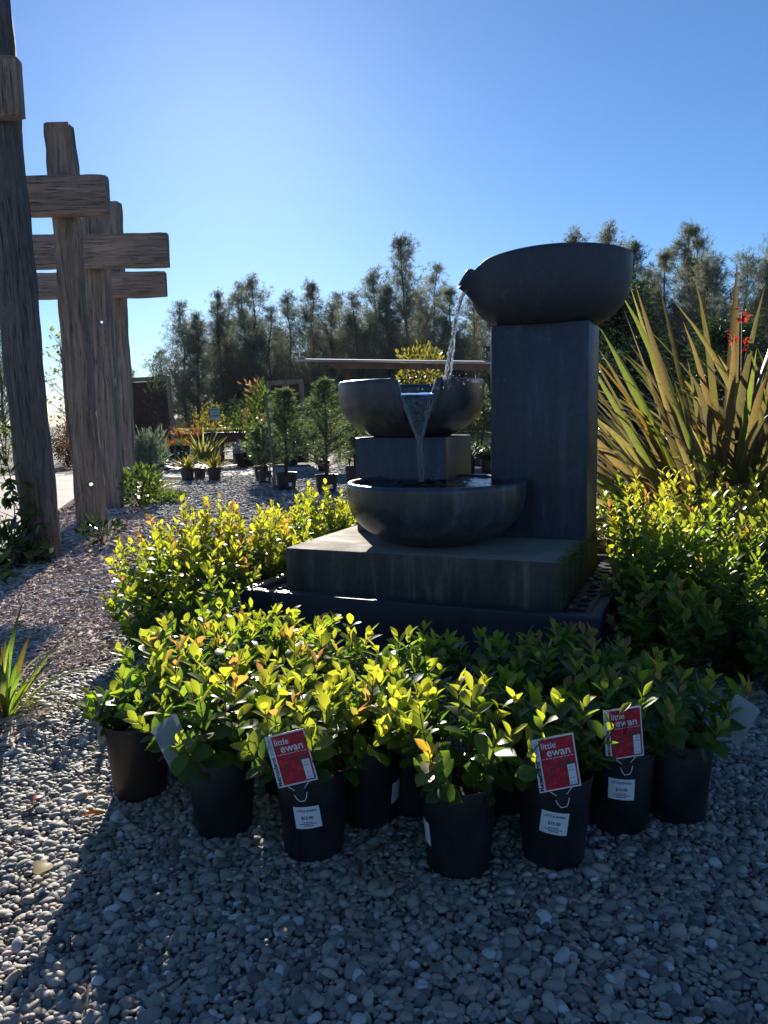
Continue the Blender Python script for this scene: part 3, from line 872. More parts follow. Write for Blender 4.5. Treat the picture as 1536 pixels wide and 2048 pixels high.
NLEAF = 0
def shrub(label, group, loc, h=0.27, spread=0.13, stems=11, seed=1, pot=True, red=0.15, yellow=0.5, lsize=0.063, gap=0.0142, rz=None, brown=False, tilt=(0, 0), bare=0.14, planted=False):
    global NLEAF
    stems = int(stems * 1.3); h -= .05 if not planted else .03; r = random.Random(seed)
    root = empty('leafy_shrub' if planted else 'potted_shrub', (loc[0], loc[1], 0), 0, label, 'shrub', group)
    root.rotation_euler = (tilt[0], tilt[1], r.uniform(0, 6.28) if rz is None else rz)
    if planted: pot = False; h += .2
    if pot:
        pm = POT
        if brown: pm = POT.copy(); pm.materials[0] = M['pot_brown']
        link('pot', pm, root)
        s = link('soil', SOIL, root); s.location = (0, 0, POT_H - .03)
    z0 = 0.0 if planted else POT_H - .04
    sb = MB()
    for i in range(stems):
        az = 2.4 * i + r.uniform(-.5, .5)
        q = (i + .5) / stems
        out = spread * (1.5 if spread < .18 else 1.25) * math.sqrt(q) * r.uniform(.75, 1.2)
        hh = h * (1.04 - .42 * q ** 1.5) * r.uniform(.78, 1.1)
        p0 = Vector((math.cos(az), math.sin(az), 0)) * min(.03, out * .3) + Vector((0, 0, z0))
        p3 = Vector((math.cos(az) * out, math.sin(az) * out, z0 + .04 + hh))
        p1 = p0 + Vector((math.cos(az) * out * .45, math.sin(az) * out * .45, hh * .35)) + Vector((r.gauss(0, .01), r.gauss(0, .01), 0))
        p2 = p0.lerp(p3, .72) + Vector((math.cos(az) * out * .12, math.sin(az) * out * .12, -hh * .02))
        def bez(t):
            u = 1 - t; return p0 * u ** 3 + p1 * 3 * u * u * t + p2 * 3 * u * t * t + p3 * t ** 3
        pts = [bez(k / 7) for k in range(8)]
        sb.tube(pts, [.0032 - .002 * k / 7 for k in range(8)], 5, False)
        length = sum((pts[k + 1] - pts[k]).length for k in range(7))
        nl = max(5, int(length * (1 - bare) / gap))
        tipkind = r.random()
        ph = r.uniform(0, 6.28)
        for k in range(nl):
            t = bare + (1 - bare) * (k + .5) / nl + r.uniform(-.01, .01); t = min(t, 1.0)
            p = bez(t); ax = (bez(min(1, t + .02)) - bez(t - .02)).normalized()
            # opposite pairs turned by a quarter each
            a = ph + (k % 2) * PI + (k // 2) * (PI / 2 + .15) + r.uniform(-.3, .3)
            e1 = ax.orthogonal().normalized(); e2 = ax.cross(e1)
            rad = e1 * math.cos(a) + e2 * math.sin(a)
            age = (1 - t) / (1 - bare)
            up = .42 + .85 * max(0, 1 - age * 2.6) + r.uniform(-.15, .25) - .35 * max(0, age - .6)
            d = (rad + ax * up + Vector((0, 0, .12))).normalized()
            nrm = (ax - d * ax.dot(d)).normalized() + Vector((r.gauss(0, .18), r.gauss(0, .18), r.gauss(0, .12)))
            young = age < .24
            me = r.choice(YOUNG) if young and r.random() < .6 else r.choice(LEAVES)
            s = lsize * r.uniform(.62, 1.22) * (.72 + .36 * min(1, age * 3)) * (1.0 if age < .8 else .85)
            o = bpy.data.objects.new('leaf', me); COL.objects.link(o)
            o.parent = root; o.location = p; o.rotation_mode = 'QUATERNION'; o.rotation_quaternion = basis_quat(d, nrm); o.scale = (s, s, s)
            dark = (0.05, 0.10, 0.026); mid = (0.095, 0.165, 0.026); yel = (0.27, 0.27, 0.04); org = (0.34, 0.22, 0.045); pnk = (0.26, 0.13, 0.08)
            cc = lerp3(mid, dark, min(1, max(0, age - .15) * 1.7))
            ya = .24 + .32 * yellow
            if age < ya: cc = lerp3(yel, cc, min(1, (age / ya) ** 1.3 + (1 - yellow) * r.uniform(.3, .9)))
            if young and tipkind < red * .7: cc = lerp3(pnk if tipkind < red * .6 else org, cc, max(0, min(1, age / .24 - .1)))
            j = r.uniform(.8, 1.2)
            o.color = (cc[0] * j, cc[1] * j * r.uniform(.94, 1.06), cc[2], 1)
            NLEAF += 1
    sb.build('branches', M['stem_red'], root)
    return root

# ---- tags
def text_mesh(txt, size, mat, align='LEFT', sx=1.0):
    cu = bpy.data.curves.new('lettering', 'FONT'); cu.body = txt; cu.size = size; cu.align_x = align
    cu.extrude = 0.00015; cu.resolution_u = 3; cu.offset = size * .03 if size < .02 else size * .012
    o = bpy.data.objects.new('lettering', cu); COL.objects.link(o)
    bpy.context.view_layer.update()
    me = bpy.data.meshes.new_from_object(o.evaluated_get(bpy.context.evaluated_depsgraph_get()))
    bpy.data.objects.remove(o); bpy.data.curves.remove(cu)
    me.materials.clear(); me.materials.append(mat)
    if sx != 1.0: me.transform(Matrix.Diagonal((sx, 1, 1, 1)))
    return me
def flat_poly(pts, y, mat, name, th=0.0006):
    """outline in (x,z) facing -y with a little thickness"""
    b = MB(); n = len(pts)
    b.v = [(x, y, z) for x, z in pts] + [(x, y + th, z) for x, z in pts]
    b.f = [tuple(range(n)), tuple(reversed(range(n, 2 * n)))] + [(k, k + n, (k + 1) % n + n, (k + 1) % n) for k in range(n)]
    return b.mesh(name, mat, False)
TW, TH_ = 0.108, 0.142
TXT = {}
TXT['little'] = text_mesh('little', 0.0235, M['white'], 'LEFT', .92)
TXT['ewan'] = text_mesh('ewan', 0.030, M['white'], 'LEFT', 0.98)
TXT['met'] = text_mesh('Metrosideros', 0.0155, M['ink'], 'LEFT', .95)
TXT['col'] = text_mesh('collina', 0.0155, M['ink_grey'], 'LEFT', 1.05)
TXT['name'] = text_mesh('LITTLE EWAN', 0.0088, M['ink'], 'CENTER')
TXT['price'] = text_mesh('$15.00', 0.0118, M['ink'], 'CENTER')
def outline_tag():
    pts = [(-TW / 2, 0), (-.026, 0), (-.012, -.016), (.012, -.016), (.026, 0), (TW / 2, 0), (TW / 2, TH_), (-TW / 2, TH_)]
    return pts
TAGP = [(-TW / 2, 0), (TW / 2, 0), (TW / 2, TH_), (-TW / 2, TH_)]
TAG_BOARD = flat_poly(TAGP, 0, M['white'], 'plant_tag')
TAG_BACK = flat_poly([(-.05, -.035), (-.012, -.05), (.0, -.03), (.055, -.03), (.055, .14), (.045, .15), (-.045, .15), (-.055, .14)], 0, M['paper_tag'], 'plant_tag')
x0 = -TW / 2 + .0165
TAG_PHOTO = flat_poly([(x0, .004), (TW / 2 - .0035, .004), (TW / 2 - .0035, TH_ - .0045), (x0, TH_ - .0045)], -0.0006, M['tag_photo'], 'photo_print', .0004)
TAG_NECK = flat_poly([(-.029, .001), (-.015, -.014), (-.010, -.05), (.010, -.05), (.015, -.014), (.029, .001)], 0.0001, M['pot'], 'tag_neck')
def strips(rects, y, mat, name):
    b = MB()
    for x, z, w_, h_ in rects: b.quad_box((x, y, z), (w_, .0002, h_))
    return b.mesh(name, mat, False)
TAG_PANEL = flat_poly([(.026, .008), (.046, .008), (.046, .062), (.026, .062)], -0.0011, M['white'], 'info_panel', .0003)
rr = random.Random(4)
TAG_FINE = strips([(.036, .0545, .008, .0035), (.036, .048, .014, .0016), (.036, .0455, .013, .0012), (.036, .026, .012, .0015), (.036, .0155, .014, .001), (.036, .013, .013, .001)], -.0015, M['ink_grey'], 'fine_print')
TAG_LINE = strips([(-.031 + k * .0092 , .0862, .0075 if k % 3 else .0055, .0016) for k in range(9)], -.0013, M['white'], 'small_line')
def loop_mesh():
    b = MB()
    b.tube([(-.0285, -.002, .0005), (-.022, -.002, -.006), (-.013, -.002, -.0145)], .0011, 6)
    b.tube([(.0285, -.002, .0005), (.022, -.002, -.006), (.013, -.002, -.0145)], .0011, 6)
    b.tube([(-.0175, -.0035, -.024), (-.0135, -.0045, -.036), (-.0075, -.005, -.0455), (.0075, -.005, -.0455), (.0135, -.0045, -.036), (.0175, -.0035, -.024)], .0012, 6)
    return b.mesh('tag_loop', M['white'])
TAG_LOOP = loop_mesh()
def sub(name, me, parent, loc=(0, 0, 0), rot=(0, 0, 0)):
    o = link(name, me, parent); o.location = loc; o.rotation_euler = rot; return o
def put_world(o, root, M4):
    o.parent = root; o.matrix_parent_inverse = Matrix()
    bpy.context.view_layer.update()
    o.matrix_basis = root.matrix_world.inverted() @ M4
def clear_front(t, x0, x1, z0, z1, d0, d1):
    bpy.context.view_layer.update()
    inv = t.matrix_world.inverted()
    roots = [o for o in COL.objects if o.name.startswith('potted_shrub') and (o.location - t.matrix_world.translation).length < .5]
    for rt in roots:
        for c_ in list(rt.children):
            if not c_.name.startswith('leaf'): continue
            mw = rt.matrix_world @ c_.matrix_basis
            for f_ in (.15, .5, .95):
                q = inv @ (mw @ Vector((f_, 0, 0)))
                if x0 < q.x < x1 and z0 < q.z < z1 and d0 < q.y < d1:
                    bpy.data.objects.remove(c_); break
def front_tag(root, loc, roll, back=0.25, yaw=0.0):
    t = link('plant_tag', TAG_BOARD, root)
    put_world(t, root, Matrix.Translation(loc) @ Matrix.Rotation(yaw, 4, 'Z') @ Matrix.Rotation(-back, 4, 'X') @ Matrix.Rotation(-roll, 4, 'Y'))
    sub('photo_print', TAG_PHOTO, t); sub('tag_neck', TAG_NECK, t); sub('tag_loop', TAG_LOOP, t)
    sub('info_panel', TAG_PANEL, t); sub('fine_print', TAG_FINE, t); sub('small_line', TAG_LINE, t)
    H90 = PI / 2
    sub('lettering', TXT['little'], t, (-.0335, -.0009, .1125), (H90, 0, 0))
    sub('lettering', TXT['ewan'], t, (-.0215, -.0009, .0915), (H90, 0, 0))
    sub('lettering', TXT['met'], t, (-TW / 2 + .0125, -.0004, .003), (H90, -H90, 0))
    sub('lettering', TXT['col'], t, (-TW / 2 + .0125, -.0004, .0905), (H90, -H90, 0))
    clear_front(t, -.062, .062, -.02, .152, -.4, .014)
    return t
def sticker(root, az, z, roll=0.0, w_=0.073, h_=0.064, text=True):
    """price label bent round the pot wall; az = world direction it faces"""
    b = MB(); nx, nz = 10, 4
    def surf(x, zz, lift=.0008):
        c, s = math.cos(roll), math.sin(roll); X = x * c - zz * s; Z = z + x * s + zz * c
        rb = POT_R * .8; rad = rb + (POT_R - rb) * .84 * (Z / (POT_H - .022)) + lift
        a = az + X / rad
        return (rad * math.cos(a), rad * math.sin(a), Z)
    for j in range(nz + 1):
        for i in range(nx + 1): b.v.append(surf(-w_ / 2 + w_ * i / nx, -h_ / 2 + h_ * j / nz))
    for j in range(nz):
        for i in range(nx):
            q = j * (nx + 1) + i; b.f.append((q, q + 1, q + nx + 2, q + nx + 1))
    st = b.build('price_label', M['white'], None, True)
    put_world(st, root, Matrix.Translation(root.location))
    if text:
        for nm, zz in (('name', .017), ('price', -.004)):
            me = TXT[nm].copy()
            for v in me.vertices: v.co = Vector(surf(v.co.x, v.co.y + zz, .0013 + v.co.z * .3))
            link('lettering', me, st)
        b = MB()
        for zz, n_ in ((-.0135, 4), (-.0185, 7), (-.0235, 4)):
            for k in range(n_):
                x = (k - (n_ - 1) / 2) * .0068; i = len(b.v)
                for X in (x - .0026, x + .0026):
                    for Z in (zz - .0012, zz + .0012): b.v.append(surf(X, Z, .0014))
                b.f.append((i, i + 2, i + 3, i + 1))
        b.build('fine_print', M['ink'], st, False)
    return st
def back_tag(root, loc, rz, roll, back=.2, s=1.0):
    t = link('plant_tag', TAG_BACK, root)
    put_world(t, root, Matrix.Translation(loc) @ Matrix.Rotation(rz, 4, 'Z') @ Matrix.Rotation(-back, 4, 'X') @ Matrix.Rotation(roll, 4, 'Y') @ Matrix.Scale(s, 4))
    sub('fine_print', strips([(-.02 + .022 * (k % 3), -.012 + .010 * (k // 3), .012, .004) for k in range(6)] + [(0, .05 + .012 * k, .07, .002) for k in range(5)], -.0004, M['ink_grey'], 'fine_print'), t)
    return t

G1 = 'potted shrubs set out in front of the fountain'
fr = {}
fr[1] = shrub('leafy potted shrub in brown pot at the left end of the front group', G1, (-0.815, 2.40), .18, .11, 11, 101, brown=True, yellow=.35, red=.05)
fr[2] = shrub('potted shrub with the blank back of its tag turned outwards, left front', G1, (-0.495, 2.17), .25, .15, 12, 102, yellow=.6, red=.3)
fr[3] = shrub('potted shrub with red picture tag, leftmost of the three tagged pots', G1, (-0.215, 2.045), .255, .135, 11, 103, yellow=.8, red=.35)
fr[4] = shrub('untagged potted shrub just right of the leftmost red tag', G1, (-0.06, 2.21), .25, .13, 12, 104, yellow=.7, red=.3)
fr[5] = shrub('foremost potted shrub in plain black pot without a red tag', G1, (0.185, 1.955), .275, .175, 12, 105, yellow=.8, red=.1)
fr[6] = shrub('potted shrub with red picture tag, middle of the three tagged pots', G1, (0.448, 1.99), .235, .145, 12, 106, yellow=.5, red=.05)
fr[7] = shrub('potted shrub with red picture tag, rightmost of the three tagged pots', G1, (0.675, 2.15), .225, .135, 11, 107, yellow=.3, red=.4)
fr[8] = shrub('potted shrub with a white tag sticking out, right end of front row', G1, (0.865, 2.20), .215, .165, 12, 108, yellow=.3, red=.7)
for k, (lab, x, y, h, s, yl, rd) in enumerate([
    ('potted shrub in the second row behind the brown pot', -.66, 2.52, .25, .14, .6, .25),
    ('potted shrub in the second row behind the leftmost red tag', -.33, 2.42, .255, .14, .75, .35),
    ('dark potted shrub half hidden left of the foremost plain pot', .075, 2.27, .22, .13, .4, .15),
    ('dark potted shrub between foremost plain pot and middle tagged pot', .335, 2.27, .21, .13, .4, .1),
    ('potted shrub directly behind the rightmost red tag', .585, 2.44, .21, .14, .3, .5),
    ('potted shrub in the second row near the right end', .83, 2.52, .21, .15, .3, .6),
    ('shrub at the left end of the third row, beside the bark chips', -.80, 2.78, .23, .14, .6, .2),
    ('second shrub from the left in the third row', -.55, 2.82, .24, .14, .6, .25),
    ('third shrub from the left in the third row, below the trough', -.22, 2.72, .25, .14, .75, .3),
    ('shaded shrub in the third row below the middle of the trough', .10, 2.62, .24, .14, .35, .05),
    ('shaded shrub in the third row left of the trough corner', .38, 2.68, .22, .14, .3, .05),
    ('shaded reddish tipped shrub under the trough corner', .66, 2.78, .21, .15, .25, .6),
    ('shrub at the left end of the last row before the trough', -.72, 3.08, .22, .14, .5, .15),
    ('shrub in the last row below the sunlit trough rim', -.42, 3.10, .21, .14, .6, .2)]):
    fr[10 + k] = shrub(lab, G1, (x, y), h, s, 11, 120 + k, yellow=yl, red=rd)

front_tag(fr[3], Vector((-.238, 1.915, .252)), R_(14), .03, R_(-4))
sticker(fr[3], -PI / 2 - .07, .138, R_(7))
front_tag(fr[6], Vector((.437, 1.862, .25)), R_(9), .03, R_(2))
sticker(fr[6], -PI / 2 - .2, .138, R_(-7))
front_tag(fr[7], Vector((.652, 2.022, .256)), R_(4.5), .03, R_(6))
sticker(fr[7], -PI / 2 - .22, .146, R_(-1))
back_tag(fr[2], Vector((-.585, 2.05, .275)), R_(48), R_(-17), .12, .76)
back_tag(fr[8], Vector((.965, 2.08, .30)), R_(-48), R_(22), .2, .7)
sticker(fr[4], -.35, .10, 0, text=False)
sticker(fr[5], PI + .12, .105, 0, text=False)
back_tag(fr[12], Vector((.08, 2.16, .29)), R_(80), R_(8), .05, .7)
back_tag(fr[13], Vector((.30, 2.2, .32)), R_(86), R_(-8), .05, .7)
back_tag(fr[1], Vector((-.91, 2.37, .22)), R_(78), R_(4), .05, .8)

G2 = 'shrubs along the left side of the fountain'
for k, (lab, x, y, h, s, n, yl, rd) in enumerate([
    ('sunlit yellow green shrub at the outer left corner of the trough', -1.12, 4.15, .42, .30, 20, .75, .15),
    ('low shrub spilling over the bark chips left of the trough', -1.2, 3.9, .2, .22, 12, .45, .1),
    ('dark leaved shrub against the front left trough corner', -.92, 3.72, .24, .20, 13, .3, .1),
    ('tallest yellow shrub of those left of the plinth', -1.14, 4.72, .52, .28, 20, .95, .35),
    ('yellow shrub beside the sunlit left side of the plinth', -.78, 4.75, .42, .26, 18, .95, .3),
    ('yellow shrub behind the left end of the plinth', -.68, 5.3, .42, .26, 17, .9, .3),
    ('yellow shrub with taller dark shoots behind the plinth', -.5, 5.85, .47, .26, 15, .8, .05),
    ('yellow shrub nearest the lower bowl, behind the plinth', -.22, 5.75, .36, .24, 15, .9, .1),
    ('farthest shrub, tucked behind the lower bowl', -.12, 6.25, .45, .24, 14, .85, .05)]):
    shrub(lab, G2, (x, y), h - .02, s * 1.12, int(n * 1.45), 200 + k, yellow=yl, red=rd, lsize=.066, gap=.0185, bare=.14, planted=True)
G3 = 'shrubs along the right side of the fountain'
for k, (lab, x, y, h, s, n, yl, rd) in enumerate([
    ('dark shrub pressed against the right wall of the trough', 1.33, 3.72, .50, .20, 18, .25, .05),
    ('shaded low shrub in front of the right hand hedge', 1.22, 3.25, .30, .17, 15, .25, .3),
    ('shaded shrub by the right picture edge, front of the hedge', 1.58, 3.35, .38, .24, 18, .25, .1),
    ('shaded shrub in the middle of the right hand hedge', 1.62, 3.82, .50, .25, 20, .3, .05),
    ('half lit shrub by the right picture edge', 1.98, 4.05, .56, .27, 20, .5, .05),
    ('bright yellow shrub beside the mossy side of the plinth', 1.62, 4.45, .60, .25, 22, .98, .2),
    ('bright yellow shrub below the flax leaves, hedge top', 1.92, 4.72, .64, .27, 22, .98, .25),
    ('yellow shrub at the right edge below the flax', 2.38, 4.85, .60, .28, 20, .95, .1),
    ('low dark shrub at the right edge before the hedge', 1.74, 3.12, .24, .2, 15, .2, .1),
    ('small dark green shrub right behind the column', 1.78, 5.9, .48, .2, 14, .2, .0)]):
    shrub(lab, G3, (x, y), h - .03, s * 1.1, int(n * 1.2), 300 + k, yellow=yl, red=rd, lsize=.066, gap=.019, bare=.06, planted=True)

# ------------------------------------------------------------------ sword leaved plants
def blade_geom(base, az, L, W, el, bend, twist=0.0, n=9, vfold=.35):
    """strap leaf arching from base; el start elevation, bend total droop angle"""
    V = []; F = []
    d = Vector((math.cos(az), math.sin(az), 0)); side = Vector((-d.y, d.x, 0)); p = Vector(base)
    for i in range(n + 1):
        t = i / n; e = el - bend * t ** 1.6
        tang = d * math.cos(e) + Vector((0, 0, math.sin(e)))
        nrm = tang.cross(side).normalized() * -1
        wd = W * (0.42 + .58 * min(1, t / .3)) * (1 if t < .55 else max(.02, 1 - ((t - .55) / .45) ** 1.7))
        tw = twist * t
        s2 = side * math.cos(tw) + nrm * math.sin(tw); n2 = nrm * math.cos(tw) - side * math.sin(tw)
        V += [tuple(p - s2 * wd / 2 + n2 * wd * vfold * .5), tuple(p), tuple(p + s2 * wd / 2 + n2 * wd * vfold * .5)]
        p = p + tang * (L / n)
    for i in range(n):
        a = i * 3; F += [(a, a + 1, a + 4, a + 3), (a + 1, a + 2, a + 5, a + 4)]
    return V, F
def flax(name, label, cat, loc, n, L, W, seed, cols, spread=.9, bend=(.1, .5), rbase=.2, twist=.7, emin=.0):
    r = random.Random(seed)
    root = empty(name, loc, 0, label, cat)
    for k in range(n):
        az = r.uniform(0, 6.28); q = math.sqrt(r.random())
        el = PI / 2 - spread * q * r.uniform(.7, 1.1); el = max(el, emin)
        b0 = (math.cos(az) * rbase * q, math.sin(az) * rbase * q, 0)
        V, F = blade_geom(b0, az + r.gauss(0, .25), L * r.uniform(.6, 1.05) * (1 - .2 * q), W * r.uniform(.75, 1.2), el, r.uniform(*bend), r.uniform(-twist, twist))
        o = link('blade', mesh_np('blade', V, F, M['blade']), root)
        c = r.choice(cols); j = r.uniform(.55, 1.25); o.color = (c[0] * j, c[1] * j, c[2] * j, 1)
    return root
BRZ = [(.13, .10, .072), (.15, .12, .08), (.11, .09, .075), (.14, .115, .078), (.10, .075, .06), (.12, .095, .07), (.09, .08, .065), (.14, .125, .07), (.10, .13, .045), (.15, .14, .055), (.08, .072, .06), (.12, .105, .07), (.12, .11, .06), (.09, .11, .05), (.12, .15, .04), (.15, .13, .06), (.13, .12, .07), (.24, .14, .04)]
flax('flax_plant', 'large bronze flax clump with tall upright blades behind the right hedge', 'flax', (2.8, 6.3, 0), 210, 2.5, .074, 45, BRZ, 1.05, (.05, 1.0), .36, 1.0)
flax('flax_plant', 'bronze flax clump cut by the right picture edge', 'flax', (3.6, 6.5, 0), 140, 2.65, .074, 42, BRZ, .98, (.05, .95), .34, 1.0)
GRN = [(.16, .2, .06), (.2, .2, .07), (.12, .17, .05), (.26, .2, .1), (.2, .12, .07), (.3, .3, .16)]
flax('flax_plant', 'low green and pink striped flax arching beside the fountain column', 'flax', (2.02, 6.75, 0), 60, 1.15, .045, 43, GRN, 1.25, (.5, 1.5), .12, .6)

# canna / kangaroo paw heads rising out of the flax
def flower_stalk(label, x, y, z, seed, sc_=1.0):
    r = random.Random(seed); root = empty('flower_stalk', (x, y, 0), 0, label, 'flower', 'red flowers among the flax')
    MB().tube([(0, 0, 0), (.03, 0, z * .5), (0, 0, z)], [.012, .01, .005], 6).build('stalk', M['stem'], root)
    for k in range(9):
        a = r.uniform(0, 6.28); e = r.uniform(-.4, 1.0); L = r.uniform(.04, .075) * sc_
        V, F = blade_geom((0, 0, z + r.uniform(-.06, .04) * sc_), a, L, L * .6, e, 1.2, .4, 4)
        link('petal', mesh_np('petal', V, F, M['red_flower']), root)
flower_stalk('tallest red flower head above the flax at right', 2.78, 6.05, 1.95, 1, 1.3)
flower_stalk('red flower low among flax blades', 2.69, 6.0, 1.77, 2)
flower_stalk('small orange red flower at the right of the flax', 2.80, 6.0, 1.69, 3)

LIL = [(.09, .16, .035), (.14, .22, .04), (.12, .15, .06), (.2, .24, .09), (.16, .14, .04)]
flax('strap_plant', 'strap leaved clump on the bark chips at the left edge', 'plant', (-1.6, 3.1, 0), 40, .52, .024, 51, LIL, 1.0, (.2, 1.5), .05, .4)
sp = empty('strap_plant', (-1.57, 3.2, 0), 0, 'single thin plant with long blades arching over the gravel', 'plant')
for az, L, el, bd in ((.1, .52, .75, 2.0), (-.35, .42, .55, 1.7), (.5, .5, .7, 1.9), (.9, .4, 1.1, .8), (-.1, .35, .9, 1.4)):
    V, F = blade_geom((0, 0, 0), az, L, .014, el, bd, .3, 12)
    o = link('blade', mesh_np('blade', V, F, M['blade']), sp); o.color = (.24, .24, .07, 1)

# ------------------------------------------------------------------ generic foliage builders
def leaves_np(P, D, L, W, rs, droop=0.0):
    """diamond leaves at points P with directions D -> V,F"""
    n = len(P)
    D = D / (np.linalg.norm(D, axis=1)[:, None] + 1e-9)
    S = np.cross(D, rs.normal(0, 1, (n, 3))); S /= (np.linalg.norm(S, axis=1)[:, None] + 1e-9)
    L = np.broadcast_to(np.asarray(L), (n,))[:, None]; W = np.broadcast_to(np.asarray(W), (n,))[:, None]
    mid = P + D * L * .5
    tip = P + D * L; tip[:, 2] -= droop * L[:, 0]
    V = np.stack([P, mid - S * W / 2, tip, mid + S * W / 2], 1).reshape(-1, 3)
    F = np.arange(4 * n).reshape(-1, 4)
    return V, F
def stuff(o):
    o['kind'] = 'stuff'; return o
def bush(name, label, cat, loc, rx, rz_, n, L, W, mat, seed, group=None, zc=None, hollow=.35, pot=None, up=.6, lumps=5):
    rs = np.random.RandomState(seed)
    root = empty(name, loc, 0, label, cat, group)
    z_off = 0
    if pot:
        pr_, ph_ = pot
        link('pot', pot_mesh(pr_, ph_, M['pot']), root); z_off = ph_ * .9
        s = link('soil', soil_mesh(pr_ * .94, seed), root); s.location = (0, 0, ph_ - .04)
    zc = rz_ if zc is None else zc
    u = rs.normal(0, 1, (n, 3)); u /= np.linalg.norm(u, axis=1)[:, None]
    rad = rs.uniform(hollow ** 3, 1, n) ** (1 / 3)
    ph = rs.uniform(0, 6.28, (lumps, 2))
    bumpy = 1 + .16 * sum(np.sin(3 * np.arctan2(u[:, 1], u[:, 0]) + a) * np.cos(3 * u[:, 2] * 2 + b_) for a, b_ in ph) / math.sqrt(lumps) * 1.6
    P = u * (rad * bumpy)[:, None] * np.array([rx, rx, rz_]) + np.array([0, 0, zc + z_off])
    D = u + np.array([0, 0, up]) + rs.normal(0, .45, (n, 3))
    P[:, 2] = np.maximum(P[:, 2], .02)
    V, F = leaves_np(P, D, L * rs.uniform(.6, 1.3, n), W * rs.uniform(.7, 1.2, n), rs)
    stuff(link('foliage', mesh_np('foliage', V, F, mat, False), root))
    b = MB(); r = random.Random(seed)
    for k in range(7):
        a = r.uniform(0, 6.28); q = r.uniform(.2, .75)
        b.tube([(0, 0, z_off * .9), (math.cos(a) * rx * q * .4, math.sin(a) * rx * q * .4, z_off + zc * .6), (math.cos(a) * rx * q, math.sin(a) * rx * q, z_off + zc + rz_ * .5)], [.012 * rx / .3, .008 * rx / .3, .004], 5)
    b.build('branches', M['stem'], root)
    return root
def tuft(name, label, cat, loc, n, L, W, mat, seed, spread=1.0, bend=(.3, 1.2), pot=None, group=None, rb=.05):
    r = random.Random(seed); root = empty(name, loc, 0, label, cat, group); z = 0
    if pot:
        link('pot', pot_mesh(pot[0], pot[1], M['pot']), root); z = pot[1] - .03
        s = link('soil', soil_mesh(pot[0] * .94, seed), root); s.location = (0, 0, pot[1] - .035)
    Vs = []; Fs = []; o_ = 0
    for k in range(n):
        az = r.uniform(0, 6.28); q = math.sqrt(r.random())
        V, F = blade_geom((math.cos(az) * rb * q, math.sin(az) * rb * q, z), az, L * r.uniform(.6, 1.1), W * r.uniform(.7, 1.2), PI / 2 - spread * q, r.uniform(*bend), r.uniform(-.5, .5), 6)
        Vs += V; Fs += [tuple(i + o_ for i in f) for f in F]; o_ += len(V)
    stuff(link('blades', mesh_np('blades', Vs, Fs, mat), root))
    return root

def casuarina(seed, h, rmax, nl, mat, tl=.42, tw=.017, per=10, tufts=13, zmin=.12):
    rs = np.random.RandomState(seed); r = random.Random(seed)
    b = MB(); tp = []
    x = y = 0
    for i in range(9):
        t = i / 8; tp.append(Vector((x, y, h * .97 * t))); x += r.gauss(0, .01 * h); y += r.gauss(0, .01 * h)
    b.tube(tp, [h * .012 * (1 - t / 8 * .92) + .01 for t in range(9)], 6)
    P = []; D = []
    forks = [(Vector((0, 0, 0)), 1.0)]
    for _ in range(2): forks.append((Vector((r.gauss(0, rmax * .35), r.gauss(0, rmax * .35), 0)), r.uniform(.7, .92)))
    for i in range(nl):
        fo_, fs = forks[0] if r.random() < .6 else r.choice(forks[1:])
        t = zmin + (1 - zmin) * (i + r.random()) / nl
        prof = rmax * (min(1, .75 + t) * (1 - t) ** .62 * 1.2 + .05) * r.uniform(.4, 1.2)
        k = min(7.999, t * fs * 8); i0 = int(k); base = tp[i0].lerp(tp[min(8, i0 + 1)], k - i0) + fo_ * t
        az = r.uniform(0, 6.28); rise = r.uniform(.5, 1.7)
        dv = Vector((math.cos(az), math.sin(az), rise)).normalized()
        end = base + dv * prof * 1.25
        mid = base.lerp(end, .5) + Vector((0, 0, -prof * .06))
        b.tube([base, mid, end], [.02 * (1 - t) + .008, .012 * (1 - t) + .005, .003], 4, False)
        for q in range(tufts):
            s = .22 + .82 * (q + r.random()) / tufts
            p = base.lerp(mid, s * 2) if s < .5 else mid.lerp(end, s * 2 - 1)
            p = p + Vector((r.gauss(0, 1), r.gauss(0, 1), r.gauss(0, .8))) * rmax * .07
            for _ in range(per):
                P.append(p); D.append(dv * .55 + Vector((r.gauss(0, .6), r.gauss(0, .6), r.gauss(.25, .55))))
    for q in range(26):   # leader plume
        p = tp[8] + Vector((r.gauss(0, .04 * rmax), r.gauss(0, .04 * rmax), -r.random() * h * .1))
        for _ in range(5): P.append(p); D.append(Vector((r.gauss(0, .4), r.gauss(0, .4), 1)))
    P = np.array([tuple(q) for q in P]); D = np.array([tuple(q) for q in D])
    V, F = leaves_np(P, D, tl * (1.15 - .6 * np.clip(P[:, 2] / h, 0, 1)) * rs.uniform(.5, 1.3, len(P)), tw * rs.uniform(.7, 1.3, len(P)), rs, .15)
    return b.mesh('trunk', M['bark']), mesh_np('crown', V, F, mat, False)
PROTO = [casuarina(60 + k, 8.0, rm, 150, M['casuarina'], zmin=.04) for k, rm in enumerate((2.05, 1.7, 2.4, 1.85, 2.2, 1.6))]
def place_tree(label, group, x, y, h, k, rz, wide=1.0):
    TF = 1.75; x *= TF; y *= TF; h = 1.2 + (h - 1.2) * TF
    root = empty('feathery_tree', (x, y, 0), rz, label, 'tree', group)
    s = h / 8.0
    for nm, me in zip(('trunk', 'crown'), PROTO[k % len(PROTO)]):
        o = link(nm, me, root); o.scale = (s * wide, s * wide, s)
    return root

